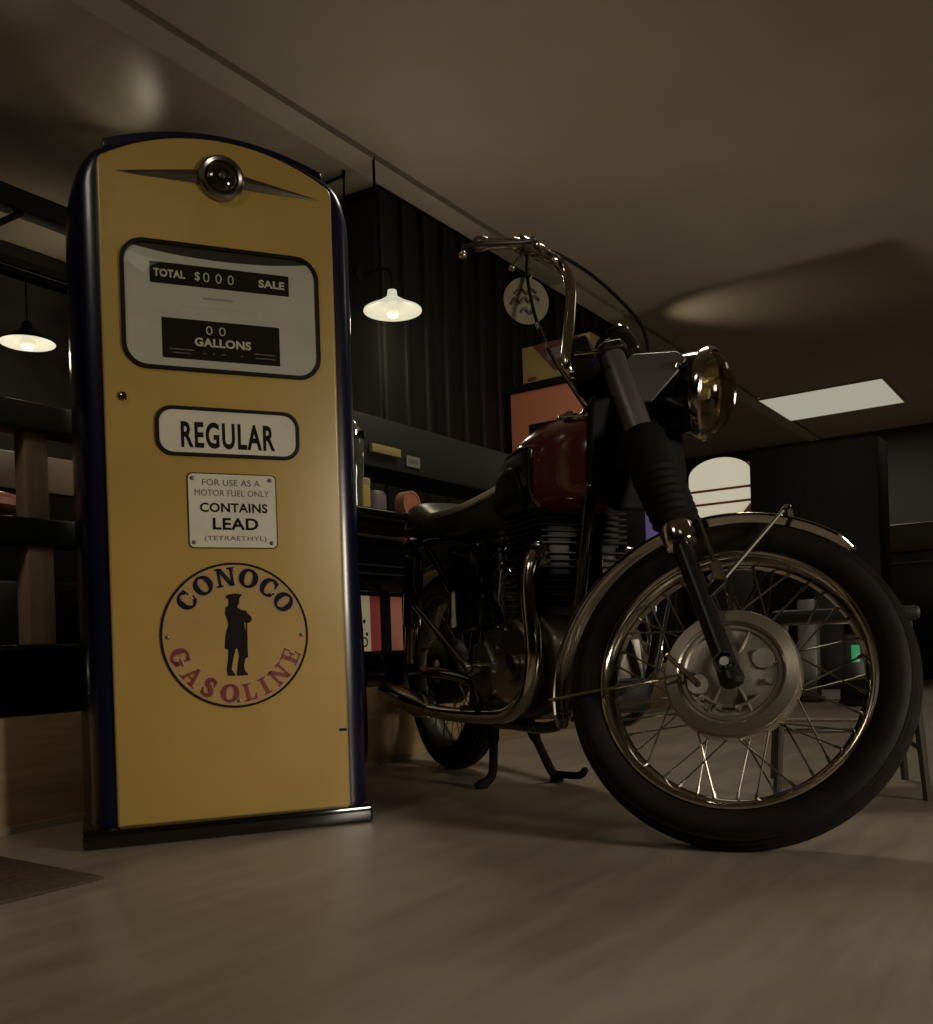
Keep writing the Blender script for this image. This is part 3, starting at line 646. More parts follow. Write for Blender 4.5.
# seat
SE = [(-.135, .060, .800, .862), (-.125, .090, .775, .878), (-.09, .112, .755, .888), (.0, .122, .735, .884), (.07, .126, .728, .856), (.15, .130, .722, .826), (.28, .132, .715, .812), (.42, .126, .710, .812), (.54, .112, .708, .824), (.600, .095, .712, .842), (.622, .070, .722, .848)]
def ssec(x, w, zb, zt, n=32):
    out = []
    for i in range(n):
        a = 2*PI*i/n; c, s = math.cos(a), math.sin(a); zc = (zb+zt)/2
        out.append(Vector((x, w*math.copysign(abs(c)**.5, c), zc+(zt-zb)/2*math.copysign(abs(s)**.6, s))))
    return out
seat = MB().loft([ssec(*r) for r in SE]).build('seat', vinyl, moto, 60)
seat.modifiers.new('sub', 'SUBSURF').render_levels = 2
for s in (-1, 1):
    MB().tube(smooth([(.612, .070*s, .838), (.54, .108*s, .812), (.42, .124*s, .800), (.28, .1305*s, .801), (.20, .129*s, .806)], 6), .010, 8).build('piping', piping_m, seat)
    MB().tube(smooth([(.10, .128*s, .81), (.02, .124*s, .79), (-.08, .116*s, .80), (-.128, .085*s, .84)], 6), .004, 8).build('piping', vinyl, seat)
# engine
cyl = MB(); 
def rbox(a, b, ch=.012): return MB().box(a, b, None, ch)
ccp = [(.50, .30), (.52, .24), (.60, .215), (.80, .215), (.92, .245), (.955, .32), (.94, .42), (.88, .47), (.68, .475), (.62, .45), (.56, .45), (.51, .40)]
XZ = Matrix(((1, 0, 0, 0), (0, 0, 1, 0), (0, 1, 0, 0), (0, 0, 0, 1)))   # polygon (x, z), extruded along y
eng = MB().prism(ccp, .125, XZ, -.125).build('engine', alu, moto, bevel=.016)
tc_ = [(.66, .27), (.74, .245), (.84, .255), (.90, .31), (.90, .37), (.86, .43), (.80, .465), (.74, .455), (.68, .40), (.65, .33)]
MB().prism(tc_, -.160, XZ, -.120).build('timing_cover', alupol, eng, bevel=.012)
MB().prism([(.52, .28), (.60, .255), (.645, .29), (.65, .36), (.60, .42), (.53, .41), (.505, .35)], -.152, XZ, -.120).build('gearbox_cover', alu, eng, bevel=.012)
MB().prism([(.50, .27), (.62, .22), (.80, .225), (.90, .26), (.94, .33), (.90, .40), (.78, .42), (.60, .41), (.52, .38)], .165, XZ, .120).build('primary_cover', alupol, eng, bevel=.012)
cy = MB().box((.70, -.100, .46), (.88, .100, .70), None, .01)
for k in range(9):
    z = .485+.0165*k; cy.box((.672, -.128, z), (.900, .112, z+.0045), None, .0015)
cy.build('cylinder', blacksat, eng)
hd = MB().box((.70, -.105, .640), (.885, .105, .735), None, .012)
for k in range(6):
    z = .642+.0145*k; hd.box((.668, -.130, z), (.902, .112, z+.0045), None, .0015)
hd.build('cylinder_head', mat('head_alloy', (.035, .033, .028), .5, .5), eng)
for x in (.715, .845):
    rb = MB().tube([(x, -.108, .740), (x, .108, .740)], .027, 16); rb.build('rocker_box', alu, eng)
    for y in (-.062, .062): MB().lathe([(.019, 0), (.019, .012), (.012, .018), (.0005, .019)], (x, y, .760), (0, 0, 1), 6).build('valve_cap', chrome, eng)
for y in (-.055, .055):
    MB().tube([(.918, y*.3, .455), (.912, y*.3, .66)], .012, 12).build('pushrod_tube', blackgloss, eng)
cb = MB().tube([(.67, -.055, .665), (.60, -.055, .672)], .020, 16); cb.tube([(.628, -.055, .615), (.628, -.055, .735)], .023, 16); cb.tube([(.628, -.055, .735), (.628, -.055, .748)], .017, 12); cb.lathe([(.0005, -.0), (.026, .0), (.026, .045), (.0005, .047)], (.628, -.095, .605), (0, 0, 1), 20)
cb.build('carburettor', chromedull, eng)
MB().tube(smooth([(.628, -.055, .748), (.64, -.05, .80), (.70, -.03, .84)], 5), .004, 8).build('throttle_cable', rubgloss, eng)
MB().tube(smooth([(.66, -.10, .72), (.652, -.11, .66), (.66, -.12, .60)], 5), .005, 8).build('fuel_pipe', chrome, eng)
MB().lathe([(.030, 0), (.034, .004), (.034, .016), (.010, .020), (.0005, .020)], (.80, -.160, .345), (0, -1, 0), 28).build('points_cover', chromedull, eng)
for x, z in tc_: MB().lathe([(.006, .0), (.006, .004), (.0005, .0045)], (.78+(x-.78)*.86, -.160, .35+(z-.35)*.86), (0, -1, 0), 10).build('cover_screw', chrome, eng)
# exhausts
for s in (-1, 1):
    ex = smooth([(.850, .100*s, .612), (.880, .125*s, .618), (.897, .152*s, .600), (.903, .166*s, .555), (.910, .170*s, .500), (.922, .170*s, .400), (.912, .170*s, .335), (.868, .170*s, .275), (.780, .170*s, .232), (.660, .170*s, .218), (.50, .170*s, .212), (.35, .170*s, .210), (.22, .170*s, .212)], 6)
    MB().tube(ex, .0205, 18).build('exhaust_pipe', chrome, moto)
    MB().lathe([(.022, -.012), (.031, -.010), (.031, .010), (.022, .012)], (.872, .120*s, .617), (.7, .7*s, 0), 20).build('exhaust_clamp', chrome, moto)
    MB().tube([(.24, .170*s, .212), (.20, .170*s, .215), (.14, .170*s, .221), (-.06, .170*s, .244), (-.17, .170*s, .257), (-.205, .170*s, .261)], [.0215, .024, .035, .036, .034, .022], 20).build('muffler', chromedull, moto)
    MB().box((-.02, -.012, -.034), (.02, .012, .034), Matrix.Translation((.215, .168*s, .236)), .004).build('exhaust_bracket', chrome, moto)
# oil tank / side boxes
for s in (-1, 1):
    MB().box((.30, .075*s, .44), (.53, .135*s, .70), None, .022).build('side_box', blackgloss, moto)
# kickstarter
ks = MB().tube(smooth([(.61, -.152, .345), (.61, -.190, .345), (.585, -.205, .356), (.40, -.206, .446), (.225, -.205, .530)], 6), [.0145]*12+[.009]*13, 12).build('kickstarter', chromedull, moto)
MB().tube([(.225, -.205, .530), (.205, -.207, .580)], .012, 12).build('pedal', rubgloss, ks)
MB().lathe([(.024, -.01), (.024, .01)], (.61, -.190, .345), YA, 16).build('boss', chrome, ks)
for s in (-1, 1):
    MB().tube([(.60, .115*s, .235), (.60, .225*s, .240)], .008, 10).build('footrest', blacksat, moto)
# shocks
for s in (-1, 1):
    p = Vector((.095, .150*s, .735)); q = Vector((-.005, .142*s, .345)); d = (q-p)
    sh = MB().tube([p+d*.10, p+d*.12, p+d*.66, p+d*.68], [.022, .031, .030, .022], 20).build('shock_absorber', blackgloss, moto)
    MB().tube([p+d*.66, p+d*.97], .021, 16).build('shock_body', chromedull, sh)
    for c in (p, q): MB().tube([c-Vector((0, .02, 0)), c+Vector((0, .02, 0))], .017, 14).build('shock_eye', blacksat, sh)
    MB().tube([p, p+d*.12], .012, 10).build('shock_rod', blacksat, sh)
# rear wheel, fender, tail lamp
rw = wheel('rear_wheel', (0, 0, .322), None, False)
MB().lathe([(.060, -.05), (.104, -.050), (.108, -.042), (.108, .020), (.10, .030), (.05, .034)], (0, 0, .322), YA, 40).build('brake_drum', blacksat, rw)
MB().tube([(0, -.155, .322), (0, .155, .322)], .010, 14).build('axle', chromedull, rw)
fen = MB(); loops = []
for i in range(49):
    th = math.radians(22+136*i/48)
    loops.append([Vector((math.cos(th)*(r+.004), y, .322+math.sin(th)*(r+.004))) for r, y in prof])
rfd = fen.loft(loops).build('rear_fender', blackgloss, moto)
tl = MB().tube([(-.315, 0, .540), (-.345, 0, .556)], [.036, .030], 20).build('tail_lamp', mat('tail_lens', (.16, .01, .01), .2), moto)
# centre stand
cs = MB(); cs.tube([(.490, -.115, .205), (.490, .115, .205)], .020, 12)
cs.tube(smooth([(.470, -.064, .200), (.470, -.070, .160), (.470, -.073, .100), (.469, -.077, .045), (.466, -.090, .022), (.463, -.116, .012)], 5), [.020]*4+[.016]*4+[.0125]*8+[.013]*10, 12)
cs.tube(smooth([(.470, .030, .200), (.470, .048, .162), (.470, .078, .098), (.470, .106, .040), (.470, .124, .013)], 5), [.022]*4+[.017]*4+[.0125]*5+[.013]*8, 12)
cs.tube(smooth([(.470, -.064, .192), (.470, -.03, .196), (.470, .005, .196), (.470, .040, .188)], 5), .016, 12)
cs.box((.452, .112, .0), (.492, .140, .020), None, .005); cs.box((.448, -.128, .0), (.480, -.094, .018), None, .005)
cs.tube(smooth([(.472, .124, .022), (.52, .131, .024), (.585, .138, .030), (.615, .140, .050)], 5), [.0105]*15+[.008], 10)
cs.build('centre_stand', blackmatte, moto)
# plate between the wheels (lower front of the frame)
MB().box((.975, -.075, .235), (1.045, .075, .315), None, .016).build('horn', blacksat, moto)

# ---------------------------------------------------------------- tag hanging from the handlebar
tg = tag(empty('hanging_tag', (.157, 2.056, 1.160), math.radians(14)), 'round cream cardboard tag hanging from the chrome handlebar', 'tag')
MB().prism(circ(0, 0, .052, 40), .0018, FM() @ Matrix.Diagonal((1, 1, 1, 1)), -.0018).build('disc', mat('tag_card', (.18, .155, .085), .6, noise=.12, nscale=25), tg)
tm = MB()
for pts in ([(-.026, .014), (-.012, .024), (.000, .016), (.012, .026), (.024, .018)], [(-.036, -.010), (-.026, .004), (-.016, -.006), (-.004, .006), (.006, -.004), (.018, .010), (.030, .002)], [(-.014, -.026), (-.004, -.018), (.006, -.028), (.016, -.018)]):
    tm.tube([(x, -.0022, z) for x, _, z in [(p.x, 0, p.y) for p in smooth([(a, b, 0) for a, b in pts], 5)]], .0034, 6)
tm.build('markings', mat('tag_ink', (.05, .035, .022), .6), tg)
MB().tube([(.008+.007*math.cos(t), 0, .0615+.0125*math.sin(t)) for t in [2*PI*k/20 for k in range(20)]], .0014, 6, True).build('ring', chromedull, tg)

# ---------------------------------------------------------------- lamps and ceiling fittings
def pendant(loc, r, label, power, top=None, outer=None):
    e = tag(empty('pendant_lamp', loc), label, 'lamp', 'pendant lamps over the bar')
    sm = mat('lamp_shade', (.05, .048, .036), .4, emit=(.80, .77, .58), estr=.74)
    MB().lathe([(.022, .100), (.026, .070), (.040, .060), (r*.52, .038), (r, .004), (r*1.01, -.002)], (0, 0, 0), (0, 0, 1), 48).build('shade', outer or sm, e, 50)
    MB().lathe([(r*1.01, -.002), (r, -.004), (r*.50, .030), (.036, .052), (.018, .060)], (0, 0, 0), (0, 0, 1), 48).build('shade_lining', sm, e, 50)
    MB().lathe([(.0005, -.034), (.022, -.030), (.036, -.012), (.038, .008), (.024, .034), (.018, .055)], (0, 0, 0), (0, 0, 1), 24).build('bulb', bulb_emit, e)
    if top: MB().tube([(0, 0, .09), (0, 0, top-loc[2])], .004, 8).build('cord', blackmatte, e)
    else:
        MB().tube(smooth([(0, 0, .09), (0, 0, .17), VX*.03+Vector((0, 0, .215)), VX*.10+Vector((0, 0, .225)), VX*.205+Vector((0, 0, .225))], 5), .008, 10).build('arm', blackmatte, e)
        MB().lathe([(.05, .20), (.05, .187), (.02, .18), (.0005, .178)], (0, 0, .225), VX, 20).build('wall_plate', blackmatte, e)
    if power: point('lamp_light', (0, 0, -.06), power, .05, parent=e)
    return e
pendant((-.31, 4.6, 2.075), .143, 'lit saucer pendant lamp hanging before the black panelled wall', 4.5)
pendant((-2.12, 4.6, 1.975), .128, 'lit saucer pendant lamp left of the yellow gas pump', 6, 2.29, blackmatte)
lb = tag(empty('lamp_beam', uv(2.6, 4.37, 2.285), UROT), 'black lamp beam over the bar, left of the gas pump', 'beam')
MB().box((-3.0, -.03, 0), (1.12, .03, .06), None, .004).build('bar', blackmatte, lb)
MB().box((-2.98, -.02, .05), (-2.94, .02, H-2.285+.006)).build('hanger', blackmatte, lb)
cp = tag(empty('ceiling_light_panel', uv(10.13, 2.36, H), UROT), 'bright square ceiling light panel above the black cabinet', 'ceiling light')
MB().box((-.58, -.595, -.006), (.58, .595, .004), None, .001).build('diffuser', panel_emit, cp)
MB().ring(rrect(-.60, .60, -.615, .615, .004, 2), rrect(-.575, .575, -.59, .59, .004, 2), .012, Matrix.Diagonal((1, 1, -1, 1)), -.004).build('frame', ceil_m, cp)
lt = area('panel_light', uv(10.13, 2.36, H-.05), uv(10.13, 2.36, 0), 1.0, 14, (1, .93, .74))
# track spots: one washes the ceiling from the end of the black wall, one lights the boards over the bar
def tspot(loc, target, label, power, ang, foot=None, wall=0):
    e = tag(empty('spotlight', loc), label, 'spotlight')
    d = (Vector(target)-Vector(loc)).normalized()
    MB().lathe([(.028, -.10), (.034, -.09), (.038, .0), (.046, .04), (.043, .04), (.034, 0), (.0005, -.01)], (0, 0, 0), d, 24).build('housing', blackmatte, e)
    if wall: MB().tube([(0, 0, 0), VX*wall], .010, 8).build('arm', blackmatte, e)
    else:
        MB().tube([(0, 0, -.03), (0, 0, foot-loc[2])], .010, 8).build('pole', blackmatte, e)
        MB().lathe([(.12, 0), (.12, .012), (.02, .025), (.0005, .026)], (0, 0, foot-loc[2]), (0, 0, 1), 24).build('base', blackmatte, e)
    spot('spot_light', Vector(loc)+d*.06, target, power, ang, 1.0, .04)
    return e
tspot(tuple(uv(6.40, 2.95, 2.33)), tuple(uv(6.75, 2.2, 2.83)), 'black spotlight on the black wall behind the handlebar', 5.2, math.radians(66), wall=.13)
tspot((-1.50, 4.75, 2.33), (-1.46, 4.06, 2.83), 'black spotlight on a pole aimed at the boarded ceiling behind the gas pump', 2.4, math.radians(36), .262)
tspot((-2.10, 5.33, 2.15), (-2.38, 5.25, 2.83), 'added black spotlight on a pole, unseen behind the bar, brightening the ceiling', 2.6, math.radians(120), .262)  # added fill for the boards, hidden behind the pump
ul = tag(empty('added_uplight', tuple(uv(5.5, 1.22))), 'small black uplight added behind the front wheel to brighten the ceiling', 'uplight')
MB().lathe([(.0005, 0), (.085, 0), (.085, .015), (.070, .03), (.066, .10), (.060, .10), (.055, .08), (.0005, .075)], (0, 0, 0), (0, 0, 1), 28).build('housing', blackmatte, ul)
area('ceiling_fill_light', uv(5.5, 1.22, .12), uv(5.5, 1.22, 3), .12, 3.3, (1, .88, .70))  # added ceiling fill; the housing is made up to hold it

# hanging rack over the bar, left of the pump
rk = tag(empty('overhead_rack', uv(1.6, 3.4, 1.9), UROT), 'black overhead rack of beams left of the gas pump', 'rack')
MB().box((-1.1, -.04, .215), (1.45, .04, .295), None, .004).build('top_beam', blackmatte, rk)
MB().box((-1.1, -.015, .005), (1.45, .015, .035), None, .003).build('lower_rail', blackmatte, rk)
MB().tube([(.12, 0, .02), (.40, 0, .24)], .012, 8).build('brace', blackmatte, rk)
for x in (-.9, 1.40):
    MB().box((x-.02, -.02, .29), (x+.02, .02, H-1.9+.006)).build('hanger', blackmatte, rk)
    MB().box((x-.015, -.015, .03), (x+.015, .015, .22)).build('upright', blackmatte, rk)
# thin rod frame hanging beside the strip
rf = tag(empty('rod_rack', uv(3.55, 3.15, H), UROT), 'thin black metal rod rack hanging at the end of the black wall', 'rack')
MB().tube([(0, .35, -.02), (0, 0, -.02), (0, 0, -.19), (0, .35, -.19)], .009, 8).build('side_loop', blackmatte, rf)
MB().tube([(0, .19*0, -.135), (0, -.20, -.145)], .009, 8).build('cross_rod', blackmatte, rf)
MB().tube([(0, -.20, -.145), (0, -.20, .008)], .007, 8).build('hanger', blackmatte, rf)
MB().tube([(0, .0, -.02), (0, 0, .004)], .009, 8).build('hanger', blackmatte, rf)

# ---------------------------------------------------------------- bar and booth on the platform
def thing(name, u, v, z, label, cat, group=None): return tag(empty(name, uv(u, v, z), UROT), label, cat, group)
PZ = .262
rl = thing('booth_railing', 0, 2.15, PZ, 'booth railing of brown posts and black rails left of the pump', 'railing')
MB().box((-1.4, -.02, 0), (1.95, .06, .165), None, .004).build('base_board', blackgloss, rl)
MB().box((-1.4, -.025, .165), (1.95, .07, .178), None, .003).build('ledge', darkgrey, rl)
for x in (-1.2, .05, 1.268):
    MB().box((x-.034, -.005, .178), (x+.034, .05, .42), None, .004).build('post', brownwood, rl)
    MB().box((x-.030, .0, .485), (x+.030, .05, .70), None, .004).build('post', brownwood, rl)
MB().box((-1.4, -.015, .42), (1.95, .065, .485), None, .006).build('middle_rail', darkgrey, rl)
MB().box((-1.4, -.02, .70), (1.95, .075, .765), None, .006).build('top_rail', greytrim, rl)
bo = thing('bench', 1.0, 3.0, PZ, 'brown boarded booth bench behind the railing', 'bench')
MB().box((-.9, -.10, 0), (.9, .45, .40), None, .01).build('base', blacksat, bo)
MB().box((-.9, .30, .40), (1.7, .38, .77), None, .006).build('backboard', blackmatte, bo)
MB().box((-.9, .29, .77), (1.7, .40, .91), None, .008).build('headboard', mat('booth_wood', (.22, .14, .095), .5, col2=(.28, .19, .13), nscale=3, nstretch=(1, 1, 8)), bo)
sl = tag(empty('bar_stool', (-1.375, 2.56, PZ)), 'bar stool with a round red seat left of the pump', 'stool')
MB().lathe([(.0005, .52), (.12, .520), (.155, .527), (.174, .541), (.182, .560), (.177, .579), (.158, .594), (.12, .606), (.06, .611), (.0005, .612)], (0, 0, 0), (0, 0, 1), 64).build('seat', redlea, sl)
MB().lathe([(.18, 0), (.18, .012), (.06, .03), (.025, .05), (.025, .52)], (0, 0, 0), (0, 0, 1), 32).build('pedestal', blacksat, sl)

bc = thing('bar_counter', 2.05, 2.15, PZ, 'long black bar counter between the pump and the motorcycle', 'counter')
MB().box((0, -.02, 0), (2.6, .06, .135), None, .004).build('kick_board', blackgloss, bc)
MB().box((0, .24, .0), (2.6, .50, .35), None).build('base', blackmatte, bc)
MB().box((0, 0, .345), (2.6, .50, .60), None, .004).build('body', blackgloss, bc)
MB().box((-.02, -.03, .60), (2.62, .53, .638), None, .008).build('worktop', blackgloss, bc)
for z in (.405, .435):
    MB().box((.02, -.006, z), (2.58, .001, z+.006)).build('moulding', darkgrey, bc)
MB().box((.02, -.012, .535), (.62, .001, .545)).build('handle_rail', alupol, bc)
MB().box((.60, -.010, .532), (.67, .001, .548), None, .002).build('indicator', mat('red_marker', (.30, .03, .04), .4), bc)
for x in (.02, 1.3, 2.55):
    MB().box((x-.02, 0, .13), (x+.02, .24, .35)).build('leg', blackmatte, bc)
ps = empty('emissive_panel', (.44, .02, .135)); ps.parent = bc; ps['label'] = 'small cream and red paper poster with an added glow'
MB().box((-.10, -.004, 0), (.015, .004, .195)).build('sheet', mat('poster_cream', (.40, .36, .22), .6, emit=(.42, .37, .21), estr=.34), ps)  # poster is no lamp; emission added in place of light falling on it
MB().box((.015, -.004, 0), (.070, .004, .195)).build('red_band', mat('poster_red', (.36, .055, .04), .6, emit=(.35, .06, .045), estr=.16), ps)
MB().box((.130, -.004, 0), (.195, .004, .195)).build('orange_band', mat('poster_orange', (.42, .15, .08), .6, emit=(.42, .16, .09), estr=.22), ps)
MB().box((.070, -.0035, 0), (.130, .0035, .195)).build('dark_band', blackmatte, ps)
pm = MB(); 
for x, z, r in ((-.018, .105, .007), (-.030, .075, .006), (-.006, .06, .006)): pm.prism(circ(x, z, r, 14), .0052, FM(), .004)
pm.ring(circ(-.020, .032, .018, 20), circ(-.020, .032, .013, 20), .0052, FM(), .004)
pm.build('print', inkblack, ps)
CT = PZ+.638
jar = thing('jar', 2.50, 2.22, CT, 'glass jar with a pointed chrome lid on the bar counter', 'jar')
MB().lathe([(.0005, 0), (.030, 0), (.032, .01), (.032, .10), (.040, .13), (.042, .24), (.034, .27), (.0005, .27)], (0, 0, 0), (0, 0, 1), 28).build('glass_body', mat('jar_glass', (.10, .10, .07), .08, coat=.6), jar)
MB().lathe([(.046, .262), (.048, .278), (.040, .290), (.012, .318), (.0005, .322)], (0, 0, 0), (0, 0, 1), 28).build('lid', chrome, jar)
bx = thing('box', 2.56, 2.24, CT, 'tall narrow yellow box on the bar counter beside the pump', 'box')
MB().box((-.020, -.03, 0), (.020, .03, .125), None, .002).build('carton', mat('box_yellow', (.45, .32, .08), .5), bx)
MB().box((-.0205, -.0305, .10), (.0205, .0305, .118), None).build('print_band', brownwood, bx)
tn = thing('round_tin', 2.81, 2.22, CT, 'round orange tin standing upright on the bar counter', 'tin')
MB().prism(circ(0, .052, .052, 40), .02, FM(), -.02).build('drum', mat('tin_orange', (.46, .15, .085), .45, noise=.15, nscale=30), tn)
MB().ring(circ(0, .052, .053, 40), circ(0, .052, .046, 40), .022, FM(), -.022).build('rim', mat('tin_rim', (.42, .20, .13), .4), tn)
tn2 = thing('canister', 2.70, 2.30, CT, 'dull mauve canister behind the orange tin', 'canister')
MB().lathe([(.0005, 0), (.048, 0), (.050, .01), (.050, .085), (.040, .10), (.012, .105), (.0005, .105)], (0, 0, 0), (0, 0, 1), 28).build('drum', mat('canister_mauve', (.13, .10, .10), .5), tn2)
sf = thing('bar_shelf', 2.05, 2.42, CT, 'dark grey overhead bar shelf behind the motorcycle seat', 'shelf')
MB().box((0, 0, .235), (2.3, .02, .44), None, .006).build('fascia', darkgrey, sf)
MB().box((0, .02, .235), (2.3, .24, .26), None, .004).build('shelf_board', blacksat, sf)
MB().box((0, .02, .41), (2.3, .24, .442), None, .004).build('shelf_board', blacksat, sf)
for x in (.02, .44, 2.28):
    MB().box((x-.018, .06, 0), (x+.018, .22, .435), None, .003).build('upright', blacksat, sf)
sl2 = thing('added_strip_light', 3.35, 2.58, CT+.442, 'thin black strip light added on the grey bar shelf to brighten the ceiling', 'light')
MB().box((-.60, -.03, 0), (.60, .03, .018), None, .003).build('housing', blackmatte, sl2)
MB().box((-.58, -.02, .0175), (.58, .02, .0195)).build('diffuser', cream, sl2)
area('ceiling_strip_fill', uv(3.35, 2.58, CT+.468), uv(3.45, 2.30, H), 1.1, 1.7, (1, .90, .70), .04)  # added fill washing the ceiling by the black wall
cd = thing('shelf_edge_card', 3.10, 2.415, CT+.285, 'small pale card on the grey shelf fascia', 'card')
MB().box((-.045, -.003, -.02), (.045, .003, .025), None).build('card', mat('card_pale', (.22, .21, .18), .6), cd)
MB().box((-.030, -.0036, -.006), (.030, -.003, .012), None).build('card_print', inkgrey, cd)
yb = thing('ledge_board', 2.93, 2.405, CT+.30, 'yellow wooden strip along the lower edge of the shelf', 'board')
MB().box((-.11, -.008, -.012), (.07, .012, .022), None, .002).build('strip', mat('strip_yellow', (.34, .25, .09), .5), yb)

# orange vending cabinet with a cardboard carton on top
oc = thing('vending_cabinet', 4.92, 2.745, PZ, 'tall orange vending cabinet behind the fuel tank', 'cabinet')
MB().box((.02, -.305, .05), (.60, .305, 1.695), None, .006).build('body', blackmatte, oc)
MB().box((0, -.305, .05), (.021, .305, 1.695), None, .004).build('front_panel', orange, oc)
MB().box((-.014, -.17, 1.40), (.002, .17, 1.485), None, .003).build('slot_panel', blackmatte, oc)
MB().box((-.012, -.30, .06), (0.002, .30, .60), None, .006).build('lower_door', mat('cabinet_lower', (.50, .19, .09), .5), oc)
MB().box((.02, -.30, 0), (.58, .30, .055)).build('plinth', blackmatte, oc)
MB().box((-.006, -.255, .62), (.001, -.248, 1.68)).build('door_gap', blackmatte, oc)
MB().box((-.02, -.322, 1.695), (.60, .31, 1.738), None, .003).build('top_board', blackmatte, oc)
ct = thing('carton', 4.92, 2.72, PZ+1.738, 'yellow carton with dark red chevron on the orange cabinet', 'carton')
cardy = mat('carton_yellow', (.34, .24, .09), .6, noise=.12, nscale=9); cardr = mat('carton_red', (.12, .035, .025), .6)
MB().box((0, -.235, 0), (.28, .235, .225), None, .003).build('box', cardy, ct)
YZ = Matrix(((0, 0, -1, 0), (-1, 0, 0, 0), (0, 1, 0, 0), (0, 0, 0, 1)))     # polygon x -> -v, y -> z, raised towards the viewer
MB().prism([(-.16, .222), (.16, .222), (.06, .045), (-.01, .045)], .0016, YZ, 0).build('chevron', cardr, ct)
MB().prism(rrect(-.06, .06, .115, .185, .01, 4), .003, YZ, .0016).build('label_patch', mat('patch_grey', (.16, .13, .13), .6), ct)
MB().prism([(-.20, .012), (-.14, .012), (-.14, .035), (-.20, .035)], .0018, YZ, 0).build('small_print', cardr, ct)

# ---------------------------------------------------------------- machines beyond the motorcycle
def machine(u, v, w, h, label):
    e = thing('amusement_machine', u, v, 0, label, 'amusement machine'); return e
m1 = machine(6.00, 2.125, .42, 1.6, 'amusement machine with a brightly lit white dome and two red stripes')
MB().box((0, -.21, 0), (.45, .21, 1.20), None, .015).build('cabinet', blacksat, m1)
def dome(z0, z1, w0, w1, top):
    pts = [(-w0, z0), (w0, z0), (w1, z1)]
    if top: pts += [(w1*math.cos(t), z1+top*math.sin(t)) for t in [PI*k/16 for k in range(1, 16)]]
    return pts+[(-w1, z1)]
def secs(pts, m, nm): return MB().prism(pts, .01, YZ, -.30).build(nm, m, m1, bevel=.008)
secs(dome(1.205, 1.285, .13, .205, 0), sign_emit, 'emissive_panel')
secs(dome(1.300, 1.375, .205, .205, 0), sign_emit, 'emissive_panel')
secs(dome(1.390, 1.475, .208, .208, .118), sign_emit, 'lit_dome')
MB().box((.02, -.20, 1.20), (.28, .20, 1.55), None, .01).build('dome_backing', mat('dome_red', (.34, .06, .04), .4), m1)
for z in (1.285, 1.375): MB().box((-.012, -.214, z), (.03, .214, z+.015), None, .003).build('red_stripe', mat('stripe_red', (.30, .07, .04), .5), m1)
MB().box((-.006, -.16, .25), (.002, .16, .28)).build('blue_strip', blue_emit, m1)
m2 = machine(5.95, 2.66, .40, 1.5, 'amusement machine with purple lit panel and red lamp beside the fork')
MB().box((0, -.24, 0), (.40, .20, 1.45), None, .015).build('cabinet', blacksat, m2)
MB().box((-.012, -.13, 1.06), (.002, .04, 1.40), None, .004).build('purple_panel', purple_emit, m2)
MB().lathe([(.0005, .05), (.03, .042), (.05, .0)], (0, .075, 1.09), (-1, 0, 0), 20).build('red_lamp', red_emit, m2)
MB().box((-.014, .02, 1.02), (.0, .19, 1.05), None, .003).build('white_tray', cream, m2)
bcab = thing('display_cabinet', 5.90, 1.51, 0, 'tall plain black display cabinet behind the front wheel', 'cabinet')
MB().box((0, -.38, .48), (.30, .38, 1.575), None, .008).build('body', mat('cabinet_black', (.004, .004, .0035), .6, spec=.2, noise=.5, nscale=50), bcab)
MB().box((.02, -.36, 1.575), (.28, .36, 1.59), None, .002).build('top', blackmatte, bcab)
for y in (-.34, .34):
    for x in (.03, .27): MB().box((x-.02, y-.02, 0), (x+.02, y+.02, .49)).build('leg', blackmatte, bcab)
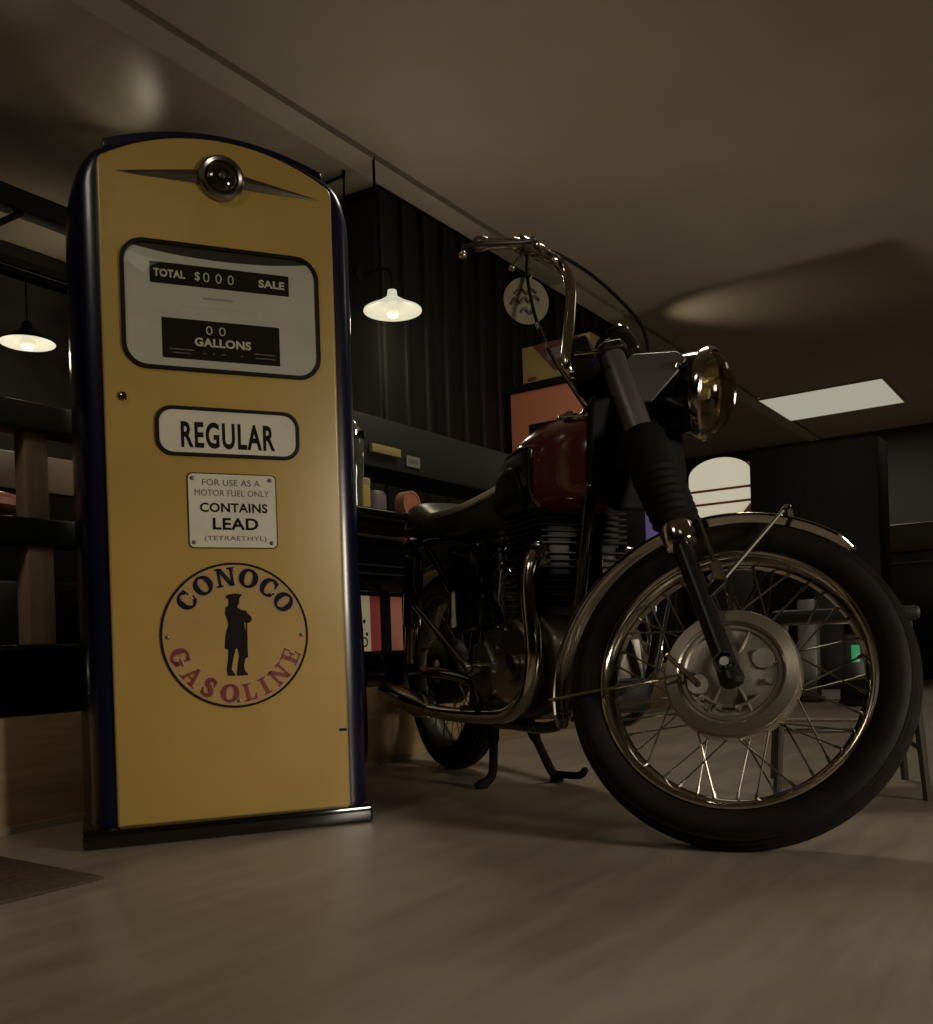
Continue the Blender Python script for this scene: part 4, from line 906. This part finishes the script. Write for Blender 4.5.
MB().box((.20, -.34, .06), (.26, .34, .48)).build('rear_panel', blacksat, bcab)
gb = thing('floor_lamp_box', 5.96, 1.30, 0, 'little black box with a green lamp under the black cabinet', 'lamp')
MB().box((0, -.06, 0), (.10, .06, .40), None, .006).build('housing', blacksat, gb)
MB().box((-.006, -.025, .23), (.002, .025, .335), None, .003).build('green_lamp', green_emit, gb)
dp = thing('dispenser', 5.75, 1.53, 0, 'grey metal dispenser standing before the black cabinet', 'dispenser')
MB().box((0, -.055, .03), (.10, .055, .62), None, .012).build('body', mat('dispenser_grey', (.12, .12, .11), .35, .5), dp)
MB().box((-.01, -.07, 0), (.11, .07, .03), None, .004).build('foot', blacksat, dp)
fc = thing('far_counter', 8.6, .4, 0, 'brown topped counter along the far right wall', 'counter')
MB().box((0, -2.4, 0), (.6, 1.9, 1.08), None, .01).build('base', blacksat, fc)
MB().box((-.04, -2.45, 1.08), (.64, 1.95, 1.32), None, .02).build('top', mat('counter_brown', (.085, .065, .05), .5), fc)
MB().box((-.02, -2.4, .98), (0, 1.9, 1.0)).build('trim', greytrim, fc)

# stool behind the front wheel
st = tag(empty('stool', (.97, 2.42, 0), math.radians(-17)), 'low black stool with thin metal legs behind the front wheel', 'stool')
MB().box((-.17, -.17, .43), (.17, .17, .465), None, .012).build('seat', blacksat, st)
for x in (-1, 1):
    for y in (-1, 1):
        MB().tube([(.14*x, .14*y, .44), (.17*x, .17*y, 0)], [.013, .010], 10).build('leg', stay_m, st)
for y in (-1, 1): MB().tube([(-.157, .157*y, .165), (.157, .157*y, .165)], .006, 8).build('stretcher', chromedull, st)
for x in (-1, 1): MB().tube([(.160*x, -.160, .12), (.160*x, .160, .12)], .006, 8).build('stretcher', blacksat, st)

# floor mat at the left
fmx = thing('floor_mat', .845, 1.52, 0, 'dark brown floor mat in front of the platform, left of the pump', 'mat')
MB().box((-1.2, 0, 0), (.155, .50, .006), None, .002).build('carpet', mat('mat_fibre', (.085, .062, .047), .95, spec=.05, noise=.2, nscale=80), fmx)
